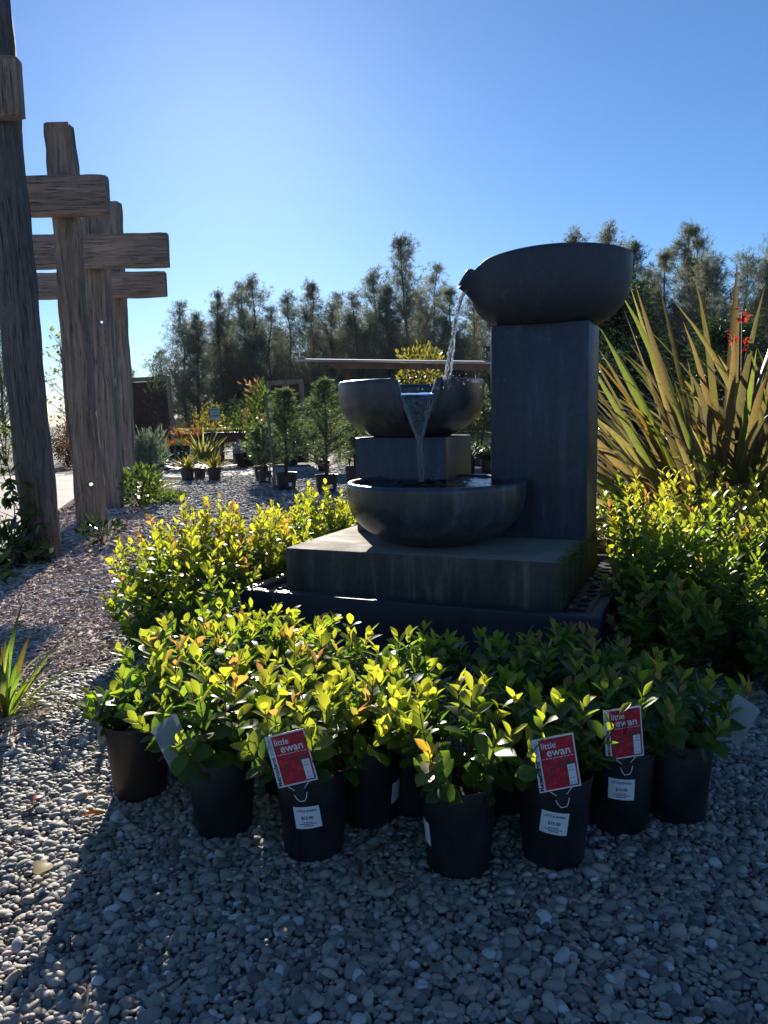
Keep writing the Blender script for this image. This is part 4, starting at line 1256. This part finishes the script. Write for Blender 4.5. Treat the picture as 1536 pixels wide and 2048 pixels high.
# top of each crown measured as (distance, sideways position, height)
ORD = ['first', 'second', 'third', 'fourth', 'fifth', 'sixth', 'seventh', 'eighth', 'ninth', 'tenth', 'eleventh', 'twelfth', 'thirteenth', 'fourteenth', 'fifteenth', 'sixteenth', 'seventeenth', 'eighteenth', 'nineteenth', 'twentieth']
def trow(lst, grp, fmt, seed):
    r = random.Random(seed)
    for k, (x, y, h, wd) in enumerate(lst):
        place_tree(fmt % ORD[k] if '%s' in fmt else fmt, grp, x, y, h, r.randrange(6), r.uniform(0, 6.28), wd)
LEFT_ROW = [(-9.2, 33, 4.2, 1.25), (-8.2, 33, 6.2, 1.0), (-7.4, 31.5, 5.6, 1.1), (-7.0, 34.5, 6.9, .9), (-6.4, 36, 7.5, .85), (-5.5, 34, 7.3, .95), (-4.6, 31.5, 5.7, 1.1), (-4.2, 36, 6.9, 1.0),
            (-3.0, 34, 7.0, .95), (-2.1, 31.5, 5.8, 1.05), (-1.7, 36, 6.9, .95), (-.9, 33, 6.4, 1.0), (-.3, 35, 7.6, .95), (.3, 31.5, 6.5, 1.0), (1.35, 34, 8.9, .95), (2.4, 36, 8.1, .9), (3.0, 32, 6.4, 1.05), (4.1, 35, 6.6, 1.0)]
trow(LEFT_ROW, 'feathery trees left of the fountain column', '%s feathery tree from the left in the main row behind the nursery', 71)
RIGHT_ROW = [(5.0, 33, 6.9, 1.0), (6.2, 35, 7.4, 1.0), (7.0, 33, 7.2, 1.0), (7.6, 31, 8.7, .85), (8.9, 34, 8.6, 1.0), (9.5, 33, 9.4, .85), (9.7, 30, 8.1, 1.0), (11.1, 33, 7.6, 1.0), (11.3, 31, 7.9, .9),
             (12.7, 33, 9.5, .8), (13.3, 33, 9.3, .75), (12.6, 30, 7.4, 1.1), (14.6, 32, 7.9, .85), (15.8, 33, 7.7, .85), (15.4, 30.5, 8.3, .8), (16.6, 31, 8.8, .9), (17.6, 33, 8.4, 1.0)]
RIGHT_ROW = [(a, b_, 1.2 + (h_ - 1.2) * .94, w_) for a, b_, h_, w_ in RIGHT_ROW]
trow(RIGHT_ROW, 'feathery trees right of the fountain column', '%s feathery tree counted rightwards from behind the tall column', 72)
rr = random.Random(6)
BACK = [(-8.6 + 1.75 * k + rr.uniform(-.4, .4), 40 + rr.uniform(-1.5, 2), rr.uniform(5.2, 6.6) + max(0, k - 6) * .14, 1.25) for k in range(17)]
trow(BACK, 'shorter trees filling the gaps at the back', '%s tree from the left in the shorter back row', 73)
for k, (x, y, h, lab) in enumerate([(-15.5, 42, 5.6, 'small pale distant tree left of the rust panel'), (-14.2, 44, 4.6, 'low distant tree just above the rust panel'), (-19.5, 40, 7.5, 'distant thin tree between the two nearest posts'), (-22.0, 42, 6.0, 'distant tree at the left edge behind the nearest post')]):
    place_tree(lab, 'distant trees at the left', x, y, h, k, k * 1.3)

# far wood that reads as one dark mass
rs = np.random.RandomState(9); n = 75000
P = np.stack([rs.uniform(-20, 54, n), rs.uniform(72, 80, n), 7.5 * rs.uniform(0, 1, n)], 1)
P[:, 2] *= np.clip(.62 + .16 * np.sin(P[:, 0] * 1.9) + .14 * np.sin(P[:, 0] * .9 + 1) + .1 * np.sin(P[:, 0] * 4.1) + np.clip((P[:, 0] - 5) * .008, -.2, .3), .25, 1.2) * np.clip((P[:, 0] + 21) / 9, .1, 1)
V, F = leaves_np(P, rs.normal(0, 1, (n, 3)) + np.array([0, 0, .6]), .8, .16, rs)
tag(link('far_woodland', mesh_np('far_woodland', V, F, M['wood_far'], False)), 'dark scrub filling the ground under the far trees', None, None, 'stuff')

# dense green tree close behind the column on the right
def big_bush(label, x, y, h, r_, seed, mat, n=9000, L=.16, W=.035):
    rs = np.random.RandomState(seed); root = empty('acacia_tree', (x, y, 0), 0, label, 'tree')
    b = MB(); b.tube([(0, 0, 0), (.05, .02, h * .5), (0, 0, h * .9)], [.06, .04, .012], 7)
    P = []; D = []
    for k in range(70):
        t = rs.uniform(.12, 1); a = rs.uniform(0, 6.28); q = r_ * (1 - t) ** .6 * rs.uniform(.6, 1.1) + .1
        e = np.array([math.cos(a) * q, math.sin(a) * q, h * t])
        b.tube([(0, 0, h * t * .8), tuple(e * np.array([.5, .5, .93])), tuple(e)], [.018, .012, .004], 4, False)
        m_ = n // 70; s = rs.uniform(.3, 1.05, m_)[:, None]
        pts = np.array([0, 0, h * t * .8]) * (1 - s) + e * s + rs.normal(0, .13, (m_, 3))
        P.append(pts); D.append(np.tile(np.array([math.cos(a), math.sin(a), .2]), (m_, 1)) + rs.normal(0, .6, (m_, 3)))
    V, F = leaves_np(np.concatenate(P), np.concatenate(D), L, W, rs, .2)
    b.build('trunk', M['bark'], root); stuff(link('crown', mesh_np('crown', V, F, mat, False), root))
big_bush('dense dark green bushy tree right behind the fountain column', 4.35, 14.5, 3.6, 1.35, 31, M['dark_green'], 12000)
big_bush('dark bushy tree behind the flax at the right edge', 6.9, 15.5, 3.0, 1.5, 32, M['dark_green'], 9000)
big_bush('lower dark bushy tree between the column and the flax', 3.6, 12.5, 2.0, 1.0, 33, M['dark_green'], 6000)

# ------------------------------------------------------------------ nursery background
def conifer(label, x, y, h, r_, pr_, ph_, seed):
    rs = np.random.RandomState(seed); r = random.Random(seed)
    root = empty('potted_conifer', (x, y, 0), 0, label, 'conifer', 'potted conifers on the gravel')
    link('pot', pot_mesh(pr_, ph_, M['pot']), root)
    s = link('soil', soil_mesh(pr_ * .94, seed), root); s.location = (0, 0, ph_ - .05)
    b = MB(); z0 = ph_ - .06; b.tube([(0, 0, z0), (.01, 0, (h + z0) / 2), (0, 0, h)], [.03, .02, .005], 6)
    P = []; D = []
    for k in range(95):
        t = (k + r.random()) / 95; z = z0 + .12 + (h - z0 - .12) * t
        q = r_ * 1.2 * (1 - t) ** .9 * r.uniform(.4, 1.25) + .04; a = r.uniform(0, 6.28)
        e = Vector((math.cos(a) * q, math.sin(a) * q, z + q * r.uniform(.35, .8)))
        o_ = Vector((0, 0, z)); b.tube([o_, o_.lerp(e, .5) - Vector((0, 0, q * .08)), e], [.008, .005, .002], 4, False)
        for i in range(12):
            s_ = r.uniform(.2, 1.05); p = o_.lerp(e, s_) + Vector((r.gauss(0, .03), r.gauss(0, .03), r.gauss(0, .02)))
            dv = (e - o_).normalized()
            for _ in range(4): P.append(tuple(p)); D.append(tuple(dv + Vector((r.gauss(0, .55), r.gauss(0, .55), r.gauss(.1, .4)))))
    V, F = leaves_np(np.array(P), np.array(D), .12 * rs.uniform(.5, 1.3, len(P)), .013, rs, .1)
    b.build('trunk', M['stem'], root); stuff(link('foliage', mesh_np('foliage', V, F, M['conifer'], False), root))
    t = MB().quad_box((pr_ * .45, -pr_ * .9 + .012, ph_ * .35), (.05, .004, .06)).build('price_label', M['white'], root, False)
    return root
conifer('potted conifer left of the two in front, beside the grey stake', -1.66, 13.15, 1.66, .5, .185, .30, 1)
conifer('widest potted conifer, close to the left of the lower bowl', -.93, 12.6, 1.78, .58, .19, .29, 2)
conifer('potted conifer mostly hidden behind the lower bowl', -.52, 14.2, 1.5, .4, .185, .32, 3)
conifer('slimmer potted conifer standing back between the two front ones', -1.35, 17.5, 1.35, .28, .15, .26, 4)
conifer('small potted conifer left of the grey stake', -2.25, 14.6, 1.05, .33, .13, .24, 5)
st = empty('stake', (-1.86, 12.95, 0), 0, 'thin grey bent stake beside the left potted conifer', 'stake')
MB().tube([(.03, 0, 0), (0.015, 0, .5), (-.02, 0, .95), (-.06, 0, 1.4), (-.065, 0, 1.62)], [.022, .022, .022, .021, .02], 8).build('pole', M['grey_wood'], st)
MB().tube([(.13, -.04, .01), (.02, 0, .12), (-.045, .02, .3), (-.05, .02, .42)], .012, 6).build('irrigation_tube', M['pot'], st)

for k, (lab, x, y) in enumerate([('left of two small pots with spreading yellow foliage', -3.97, 15.6), ('right of two small pots with spreading yellow foliage', -3.41, 15.55)]):
    root = tuft('small_potted_plant', lab, 'plant', (x, y, 0), 70, .42, .03, M['yellow_green'], 80 + k, 1.45, (.0, .5), (.14, .27), 'two small spreading plants')
tuft('small_potted_plant', 'small dark pot half hidden behind the left spreading plant', 'plant', (-3.86, 16.2, 0), 30, .3, .03, M['green'], 84, 1.2, (.2, .8), (.13, .25))
tuft('grass_clump', 'yellow variegated grass clump at the foot of the farthest post', 'grass', (-3.95, 13.1, 0), 150, .5, .018, M['pale_grass'], 85, 1.25, (.3, 1.3), None, None, .12)
tuft('grass_clump', 'large pale green flax in front of the black pots', 'flax', (-4.55, 19.6, 0), 90, .95, .05, M['pale_grass'], 86, 1.15, (.1, .9), (.16, .2))
bush('blue_green_shrub', 'soft blue green shrub right of the farthest post', 'shrub', (-5.35, 17.6, 0), .42, .5, 1600, .16, .022, M['blue_green'], 87, None, .48, .2, None, 1.4)
bush('low_shrub', 'low leafy green shrub at the foot of the third post', 'shrub', (-3.5, 11.0, 0), .32, .3, 500, .09, .05, M['green'], 88, None, .28)
bush('low_shrub', 'low green ground cover in front of the yellow grass clump', 'shrub', (-3.3, 11.5, 0), .3, .07, 300, .08, .04, M['green'], 89, None, .06)
bush('low_shrub', 'small leafy weed between the two nearest posts', 'weed', (-2.82, 7.6, 0), .2, .1, 90, .1, .045, M['dark_green'], 90, None, .13, .1)

# climbing vine on the nearest post: stems and single leaves
vr = random.Random(14)
vn = empty('climbing_vine', (-3.1, 6.68, 0), 0, 'green vine climbing the nearest dark post', 'vine')
b = MB()
VL = leaf_mesh('leaf', 1, .42, .25, .35, .1, M['leaf'])
for k in range(8):
    x = vr.uniform(-.2, .16); H_ = vr.choice([.5, .8, 1.2, 1.5, 2.1]); pts = []
    for i in range(10):
        t = i / 9; pts.append(Vector((x + .06 * math.sin(5 * t + k) + (-.09 * t), -.02 + .03 * math.sin(7 * t + k), H_ * t)))
    b.tube(pts, [.006 - .004 * i / 9 for i in range(10)], 5)
    for i in range(int(10 + H_ * 16)):
        t = vr.random() ** 1.3; q = t * 9; i0 = min(8, int(q)); p = pts[i0].lerp(pts[i0 + 1], q - i0)
        a = vr.uniform(-PI, 0); d = Vector((math.cos(a), math.sin(a) * .8, vr.uniform(-.7, .4)))
        o = link('leaf', VL, vn); o.location = p; o.rotation_mode = 'QUATERNION'; o.rotation_quaternion = basis_quat(d, Vector((vr.gauss(0, .4), -.3, 1)))
        s = vr.uniform(.06, .13) * (1.2 - .5 * t); o.scale = (s, s, s); j = vr.uniform(.7, 1.3); o.color = (.05 * j, .09 * j, .022, 1)
for k in range(6):      # runners reaching left over the paving
    z = .12 + .13 * k; pts = [Vector((-.1, 0, z)), Vector((-.25, -.1, z + .1)), Vector((-.42, -.15, z + .04))]
    b.tube(pts, [.004, .003, .002], 5)
    for i in range(9):
        p = pts[0].lerp(pts[2], vr.random()) + Vector((0, 0, .05)); d = Vector((vr.gauss(-.3, .5), vr.gauss(-.3, .4), -.7))
        o = link('leaf', VL, vn); o.location = p; o.rotation_mode = 'QUATERNION'; o.rotation_quaternion = basis_quat(d, Vector((vr.gauss(0, .4), -.4, 1)))
        s = vr.uniform(.07, .12); o.scale = (s, s, s); o.color = (.035, .06, .02, 1)
b.build('stems', M['stem'], vn)
bush('low_shrub', 'dark ground cover round the foot of the nearest post', 'ground cover', (-3.3, 6.45, 0), .42, .16, 420, .11, .05, M['dark_green'], 91, None, .14, .1)
bush('low_shrub', 'small leafy seedling at the left edge on the bark', 'weed', (-2.95, 5.6, 0), .16, .14, 60, .14, .045, M['green'], 92, None, .14, .1)

# display panels: rust coloured sheet in a timber frame
def panel(label, x0, x1, y, z, lean_, inner=True):
    w_ = x1 - x0; root = empty('display_panel', ((x0 + x1) / 2, y, 0), 0, label, 'panel', 'framed display panels')
    root.rotation_euler = (0, lean_, R_(4))
    for s in (-1, 1): MB().quad_box((s * (w_ / 2 - .06), 0, z / 2), (.12, .1, z)).build('frame_post', M['frame_wood'], root, False)
    MB().quad_box((0, -.002, z - .061), (w_ - .242, .094, .12)).build('top_rail', M['frame_wood'], root, False)
    MB().quad_box((0, .034, (z - .13) / 2), (w_ - .245, .012, z - .14)).build('backing', M['rust_dark'], root, False)
    n = 4; ph_ = (z - .13) / n
    for k in range(n): MB().quad_box((0, .012, k * ph_ + ph_ / 2 + .004), (w_ - .243, .02, ph_ - .006)).build('board', M['rust_dark'], root, False)
    return root
panel('rust red panel in a pale timber frame, left of the trees', -7.1, -5.86, 22, 2.46, R_(-2.2))
panel('smaller dark framed panel behind the potted conifers', -3.02, -2.02, 21, 2.25, R_(-2.2))

# staging bench with seedling trays
be = empty('potting_bench', (-4.62, 20.9, 0), 0, 'red brown timber bench carrying green seedling trays', 'bench')
for k in range(3): MB().quad_box((0, -.24 + .24 * k, .79), (1.86, .225, .045)).build('top_board', M['red_wood'], be, False)
MB().quad_box((0, -.36, .70), (1.8, .035, .13)).build('apron', M['red_wood'], be, False)
for sx in (-1, .25, 1):
    for sy in (-1, 1): MB().quad_box((sx * .84, sy * .31, .383), (.1, .09, .766)).build('leg', M['red_wood'], be, False)
MB().quad_box((0, -.3, .13), (1.7, .05, .09)).build('stretcher', M['red_wood'], be, False)
for k in range(5):
    t = empty('seedling_tray', (-5.36 + .37 * k, 20.85, .8125), 0, '%s black tray of green seedlings from the left on the bench' % ORD[k], 'tray', 'seedling trays on the bench')
    MB().quad_box((0, 0, .035), (.34, .5, .07)).build('tray', M['pot'], t, False)
    rs = np.random.RandomState(k); n = 500
    P = np.stack([rs.uniform(-.16, .16, n), rs.uniform(-.24, .24, n), .07 + .09 * rs.random(n)], 1)
    V, F = leaves_np(P, rs.normal(0, .7, (n, 3)) + np.array([0, 0, .8]), .06, .028, rs)
    stuff(link('seedlings', mesh_np('seedlings', V, F, M['green' if k in (1, 4) else 'pale_grass'], False), t))
sg = empty('plant_sign', (-4.47, 20.8, .8), 0, 'small pale blue sign on a stake above the seedlings', 'sign')
MB().quad_box((0, 0, .22), (.02, .012, .44)).build('stake', M['grey_wood'], sg, False)
MB().quad_box((0, -.014, .585), (.24, .012, .3)).build('board', m_plain('sign_blue', (.32, .45, .5), .5, .4, var=.1), sg, False)
MB().quad_box((0, -.022, .69), (.2, .003, .04)).quad_box((0, -.022, .61), (.17, .003, .03)).quad_box((0, -.022, .53), (.19, .003, .05)).build('print', m_plain('sign_print', (.08, .2, .2), .5, .4, var=.3), sg, False)

# black nursery tubes with orange grasses on a low rack
rk = empty('plant_rack', (-5.7, 19.4, 0), 0, 'low grey metal rack under the black tube pots', 'rack')
MB().quad_box((0, 0, .22), (2.0, .5, .03)).build('shelf', M['metal'], rk, False)
for sx in (-1, 1):
    for sy in (-1, 1): MB().quad_box((sx * .95, sy * .2, .1025), (.04, .04, .205)).build('leg', M['metal'], rk, False)
for k in range(9):
    x = -6.5 + .2 * k
    t = tuft('tube_pot', 'black tube pot with orange sedge, %s from the left on the rack' % ORD[k], 'plant', (x, 19.3 + .05 * (k % 2), .236), 36, .34, .012, M['orange_grass'] if k % 4 != 3 else M['green'], 130 + k, .85, (.1, .9), (.085, .36), 'tube pots on the rack')
    MB().quad_box((0, -.0835, .17), (.06, .003, .07)).build('price_label', M['white'], t, False)
for k in range(4):
    tuft('tube_pot', 'orange sedge in a raised dark pot, %s from the left before the trees' % ORD[k], 'plant', (-6.15 + .42 * k, 20.35, .0), 60, .45, .014, M['orange_grass'], 150 + k, 1.0, (.1, .9), (.12, .78), 'raised orange sedges')
for k in range(6):
    t = empty('storage_pot', (-6.45 + .33 * k, 19.15, 0), 0, 'squat black pot under the rack, %s from the left' % ORD[k], 'pot', 'pots under the rack')
    link('pot', pot_mesh(.11, .17, M['pot']), t); s = link('soil', soil_mesh(.1, k), t); s.location = (0, 0, .135)
# things under and beside the bench
for k, (x, z, lab) in enumerate([(-3.72, .5, 'taller pale cylinder planter beside the bench'), (-3.86, .38, 'shorter pale cylinder planter beside the bench')]):
    t = empty('planter', (x, 20.3, .0), 0, lab, 'planter', 'pale planters'); MB().lathe([(.075, 0), (.085, .01), (.085, z + .2), (.07, z + .2), (.07, z + .1)], 20).build('pot', M['concrete'], t, True, 40)
t = empty('trough_planter', (-3.55, 19.9, 0), 0, 'dark terracotta tapered trough right of the bench', 'planter')
MB().lathe([(.16, 0), (.2, .02), (.27, .3), (.3, .3), (.3, .34), (.26, .34), (.25, .24)], 4).build('pot', M['pot_brown'], t, False)
bush('trough_plant', 'small dark plant in black bowl right of the terracotta trough', 'plant', (-3.15, 19.5, 0), .2, .14, 200, .1, .03, M['dark_green'], 160, None, .16, .3, (.17, .24))

# assorted plants beyond
def small_tree(name, label, cat, x, y, h, r_, n, L, W, mat, seed, pot=None, zc=None, tip=None):
    root = bush(name, label, cat, (x, y, 0), r_, h * .5, n, L, W, mat, seed, None, h * .52 if zc is None else zc, .15, pot, .5)
    return root
small_tree('magnolia', 'slim glossy magnolia with red new leaves left of the framed panel', 'tree', -2.5, 15.8, 1.75, .26, 480, .13, .06, M['green'], 170, (.15, .26))
rs = np.random.RandomState(3); P = np.array([-2.62, 15.8, 1.78]) + rs.normal(0, 1, (26, 3)) * np.array([.09, .09, .14])
V, F = leaves_np(P, rs.normal(0, .5, (26, 3)) + np.array([-.3, 0, .5]), .14, .06, rs)
mg = [o for o in bpy.data.objects if o.name == 'magnolia'][0]
o = link('new_leaves', mesh_np('new_leaves', V - np.array([-2.5, 15.8, 0]), F, M['red_leaf'], False), mg); o['kind'] = 'stuff'
small_tree('dark_shrub', 'tall dark glossy shrub in front of the rust panel', 'shrub', -6.05, 20.9, 2.75, .24, 330, .15, .045, M['dark_green'], 171)
small_tree('columnar_shrub', 'pale green columnar shrub behind the middle bowl', 'shrub', -1.15, 20.5, 2.2, .3, 900, .1, .05, M['conifer'], 172)
BG = [('yellow green loose shrub behind the left of the bench', -5.0, 22.5, 1.7, .55, 'yellow_green'), ('light shrub behind the middle of the bench', -4.2, 23.0, 1.5, .5, 'green'),
      ('reddish feathery shrub behind the bench end', -3.6, 22.0, 1.45, .45, 'red_leaf'), ('yellow tinged shrub right of the bench', -3.2, 21.5, 1.15, .42, 'yellow_green'),
      ('dark shrub filling the gap behind the sign', -4.6, 24.5, 1.9, .6, 'dark_green'), ('green shrub behind the left conifer', -2.3, 19.5, 1.1, .4, 'green'),
      ('dark shrub at the foot of the framed panel', -1.75, 20.2, 1.2, .45, 'dark_green'), ('yellow shrub beside the middle bowl', -.85, 19.5, 1.55, .4, 'yellow_green'),
      ('green shrub seen between the bowls and the column', 1.95, 17.5, 1.35, .3, 'green'), ('light green shrub left of the gap beside the pedestal', 1.55, 18.5, 1.1, .3, 'yellow_green'),
      ('dark columnar shrub seen beside the column', 2.3, 18.2, 1.7, .28, 'conifer'), ('green shrub behind the second post', -7.6, 20.5, 1.1, .5, 'green'),
      ('rust red shrub seen between the two nearest posts', -9.1, 22.5, 1.0, .5, 'red_leaf'), ('tall pinkish shrub between the two nearest posts', -9.6, 24, 1.9, .5, 'red_leaf'),
      ('dark red shrub low between the two nearest posts', -8.7, 21.3, .7, .35, 'red_leaf'), ('green hedge plant at the left edge behind the paving', -11.0, 22.5, 1.3, .6, 'green'),
      ('dark hedge plant at the far left edge', -11.9, 22.0, 1.0, .6, 'dark_green'), ('second green hedge plant behind the nearest post', -10.2, 23.0, 1.2, .5, 'green')]
for k, (lab, x, y, h, r_, mt) in enumerate(BG):
    small_tree('nursery_shrub', lab, 'shrub', x, y, h, r_, 850, .085, .035, M[mt], 180 + k, (.16, .26) if k in (8, 9, 10, 5, 12) else None)
for k, (x, lab) in enumerate([(1.72, 'left black pot seen in the gap beside the column'), (2.2, 'right black pot seen in the gap beside the column')]):
    t = empty('storage_pot', (x, 15.9, 0), 0, lab, 'pot', 'black pots in the gap'); link('pot', pot_mesh(.2, .3, M['pot']), t); s = link('soil', soil_mesh(.18, k), t); s.location = (0, 0, .26)
    tuft('grass_clump', 'leafy plant in the %s pot beside the column' % ('left', 'right')[k], 'plant', (x, 15.9, .26), 60, .5, .05, M['green'], 210 + k, .9, (.1, .8))
bt = empty('bare_tree', (-10.2, 25, 0), 0, 'thin tree with sparse yellow leaves between the two nearest posts', 'tree')
b = MB(); r = random.Random(77); tips = []
b.tube([(0, 0, 0), (.05, 0, 1.6), (0, 0, 3.9)], [.05, .035, .01], 6)
for k in range(26):
    z = r.uniform(1.0, 3.7); a = r.uniform(0, 6.28); L = r.uniform(.4, .9)
    e = Vector((math.cos(a) * L, math.sin(a) * L, z + L * .8)); b.tube([(0, 0, z), tuple(e)], [.014, .004], 4); tips += [Vector((0, 0, z)).lerp(e, r.uniform(.4, 1)) for _ in range(9)]
b.build('trunk', M['bark'], bt)
rs = np.random.RandomState(5); P = np.array([tuple(t) for t in tips]) + rs.normal(0, .06, (len(tips), 3))
V, F = leaves_np(P, rs.normal(0, 1, (len(P), 3)), .15, .08, rs)
stuff(link('foliage', mesh_np('foliage', V, F, M['yellow_green'], False), bt))
bp = empty('fence_post', (-11.0, 21.0, 0), 0, 'dark slim post at the left edge behind the paving', 'post')
MB().quad_box((0, 0, 1.05), (.14, .14, 2.1), None, .01).build('post', M['post_dark'], bp, True, 40)
MB().quad_box((0, 0, 2.115), (.17, .17, .03)).build('cap', M['post_dark'], bp, False)

# shade shelter with thin metal roof and rust fascia
sh = empty('shade_shelter', (0.2, 22.5, 0), 0, 'low shelter with thin bright metal roof and rust red fascia behind bowls', 'shelter')
rf = MB(); rf.v = [(-2.5, -.9, 2.79), (2.9, -.9, 2.61), (2.9, 1.5, 2.84), (-2.5, 1.5, 3.0), (-2.5, -.9, 2.82), (2.9, -.9, 2.64), (2.9, 1.5, 2.87), (-2.5, 1.5, 3.03)]
rf.f = [(0, 3, 2, 1), (4, 5, 6, 7), (0, 1, 5, 4), (1, 2, 6, 5), (2, 3, 7, 6), (3, 0, 4, 7)]
rf.build('roof', M['rust'], sh, False)
MB().tube([(-2.52, -.93, 2.815), (2.9, -.93, 2.635)], .035, 8).build('gutter', M['metal'], sh, True, 40)
fa = MB(); fa.v = [(-1.9, -.8, 2.76), (2.8, -.8, 2.60), (2.8, -.8, 2.44), (-1.4, -.8, 2.58), (-1.9, -.74, 2.76), (2.8, -.74, 2.60), (2.8, -.74, 2.44), (-1.4, -.74, 2.58)]
fa.f = [(0, 3, 2, 1), (4, 5, 6, 7), (0, 1, 5, 4), (1, 2, 6, 5), (2, 3, 7, 6), (3, 0, 4, 7)]
fa.build('fascia', M['rust'], sh, False)
for x in (-1.2, 2.6):
    MB().quad_box((x, .3, 1.3), (.1, .1, 2.6)).build('post', M['rust'], sh, False)
bush('yellow_tree', 'bright yellow shrub top showing over the shelter roof', 'shrub', (1.35, 25.5, 0), .8, .75, 900, .16, .08, M['yellow_green'], 220, None, 2.75, .2)

# timber bollard and sleeper edging behind the fountain
t = empty('bollard', (1.99, 7.0, 0), 0, 'short grey green timber post right behind the column', 'bollard')
MB().lathe([(.043, -.02), (.043, .80), (.038, .835), (.02, .845)], 14).build('post', M['grey_wood'], t, True, 40)
MB().lathe([(.046, .74), (.046, .765), (.0455, .766)], 14).build('band', M['metal'], t, True, 40)
t = empty('sleeper_edging', (1.62, 5.25, 0), R_(4), 'brown timber sleeper edging behind the mossy plinth', 'edging')
for k in range(2): MB().quad_box((0, 0, .09 + .172 * k), (.62, .1, .168), None, .006).build('sleeper', M['sleeper'], t, True, 35)

# ------------------------------------------------------------------ fallen leaves and litter on the gravel
def fallen(label, x, y, s, col, rz, wide=.7, curl=.3, z=.032, name='fallen_leaf'):
    o = link(name, leaf_mesh(name, 1, wide, .3, curl, 0, M['leaf'], .3)); o.location = (x, y, z); o.rotation_euler = (.15, -.12, rz)
    o.scale = (s, s, s); o.color = (*col, 1); tag(o, label, 'leaf', 'fallen leaves on the pebbles'); return o
fallen('orange fallen leaf on the pebbles at the shadow edge, left of the pots', -.925, 2.18, .062, (.5, .14, .02), .3, .4)
fallen('pale tan heart shaped leaf lying on sunlit pebbles', -.93, 1.885, .052, (.5, .4, .27), 1.2, 1.1, .15)
fallen('reddish brown leaf at the left edge of the pebbles', -.945, 1.715, .055, (.26, .09, .06), 2.4, .6)
fallen('thin red leaf sliver in the shade on the pebbles', -.79, 1.86, .05, (.3, .03, .02), .5, .16)
rs = np.random.RandomState(77); n = 80
P = np.stack([rs.uniform(-1.5, 1.3, n), 1.3 + 2.0 * rs.random(n), np.full(n, .018)], 1)
scatter('leaf_litter', P, np.stack([rs.normal(0, .3, n), rs.normal(0, .3, n), rs.uniform(0, 6.28, n)], 1), np.stack([rs.uniform(.02, .06, n), rs.uniform(.004, .014, n), rs.uniform(.003, .006, n)], 1), [chip_mesh(k + 20, M['stem']) for k in range(5)], 'dry twigs, bark flecks and leaf scraps strewn over the pebbles')
fallen('dark red leaf scrap near the upper left pebbles', -1.12, 2.28, .04, (.25, .03, .03), 1.0, .6)
print('leaf objects', NLEAF, 'objects', len(bpy.data.objects))

# ------------------------------------------------------------------ added air volume, lifts the far trees like lens glare
hz = MB().quad_box((0, 170, 9.5), (520, 480, 21.0)).mesh('glare_veil', None, False)
mt, n, out = mat_new('air')
pv = n.nodes.new('ShaderNodeVolumePrincipled')
pv.inputs['Color'].default_value = (0.75, 0.88, 1.0, 1)
pv.inputs['Density'].default_value = 0.0001
pv.inputs['Anisotropy'].default_value = 0.3
n.links.new(pv.outputs[0], out.inputs['Volume'])
hz.materials.append(mt)
tag(link('glare_veil', hz), 'added thin veil of scattering air standing in for lens glare', None, None, 'stuff')
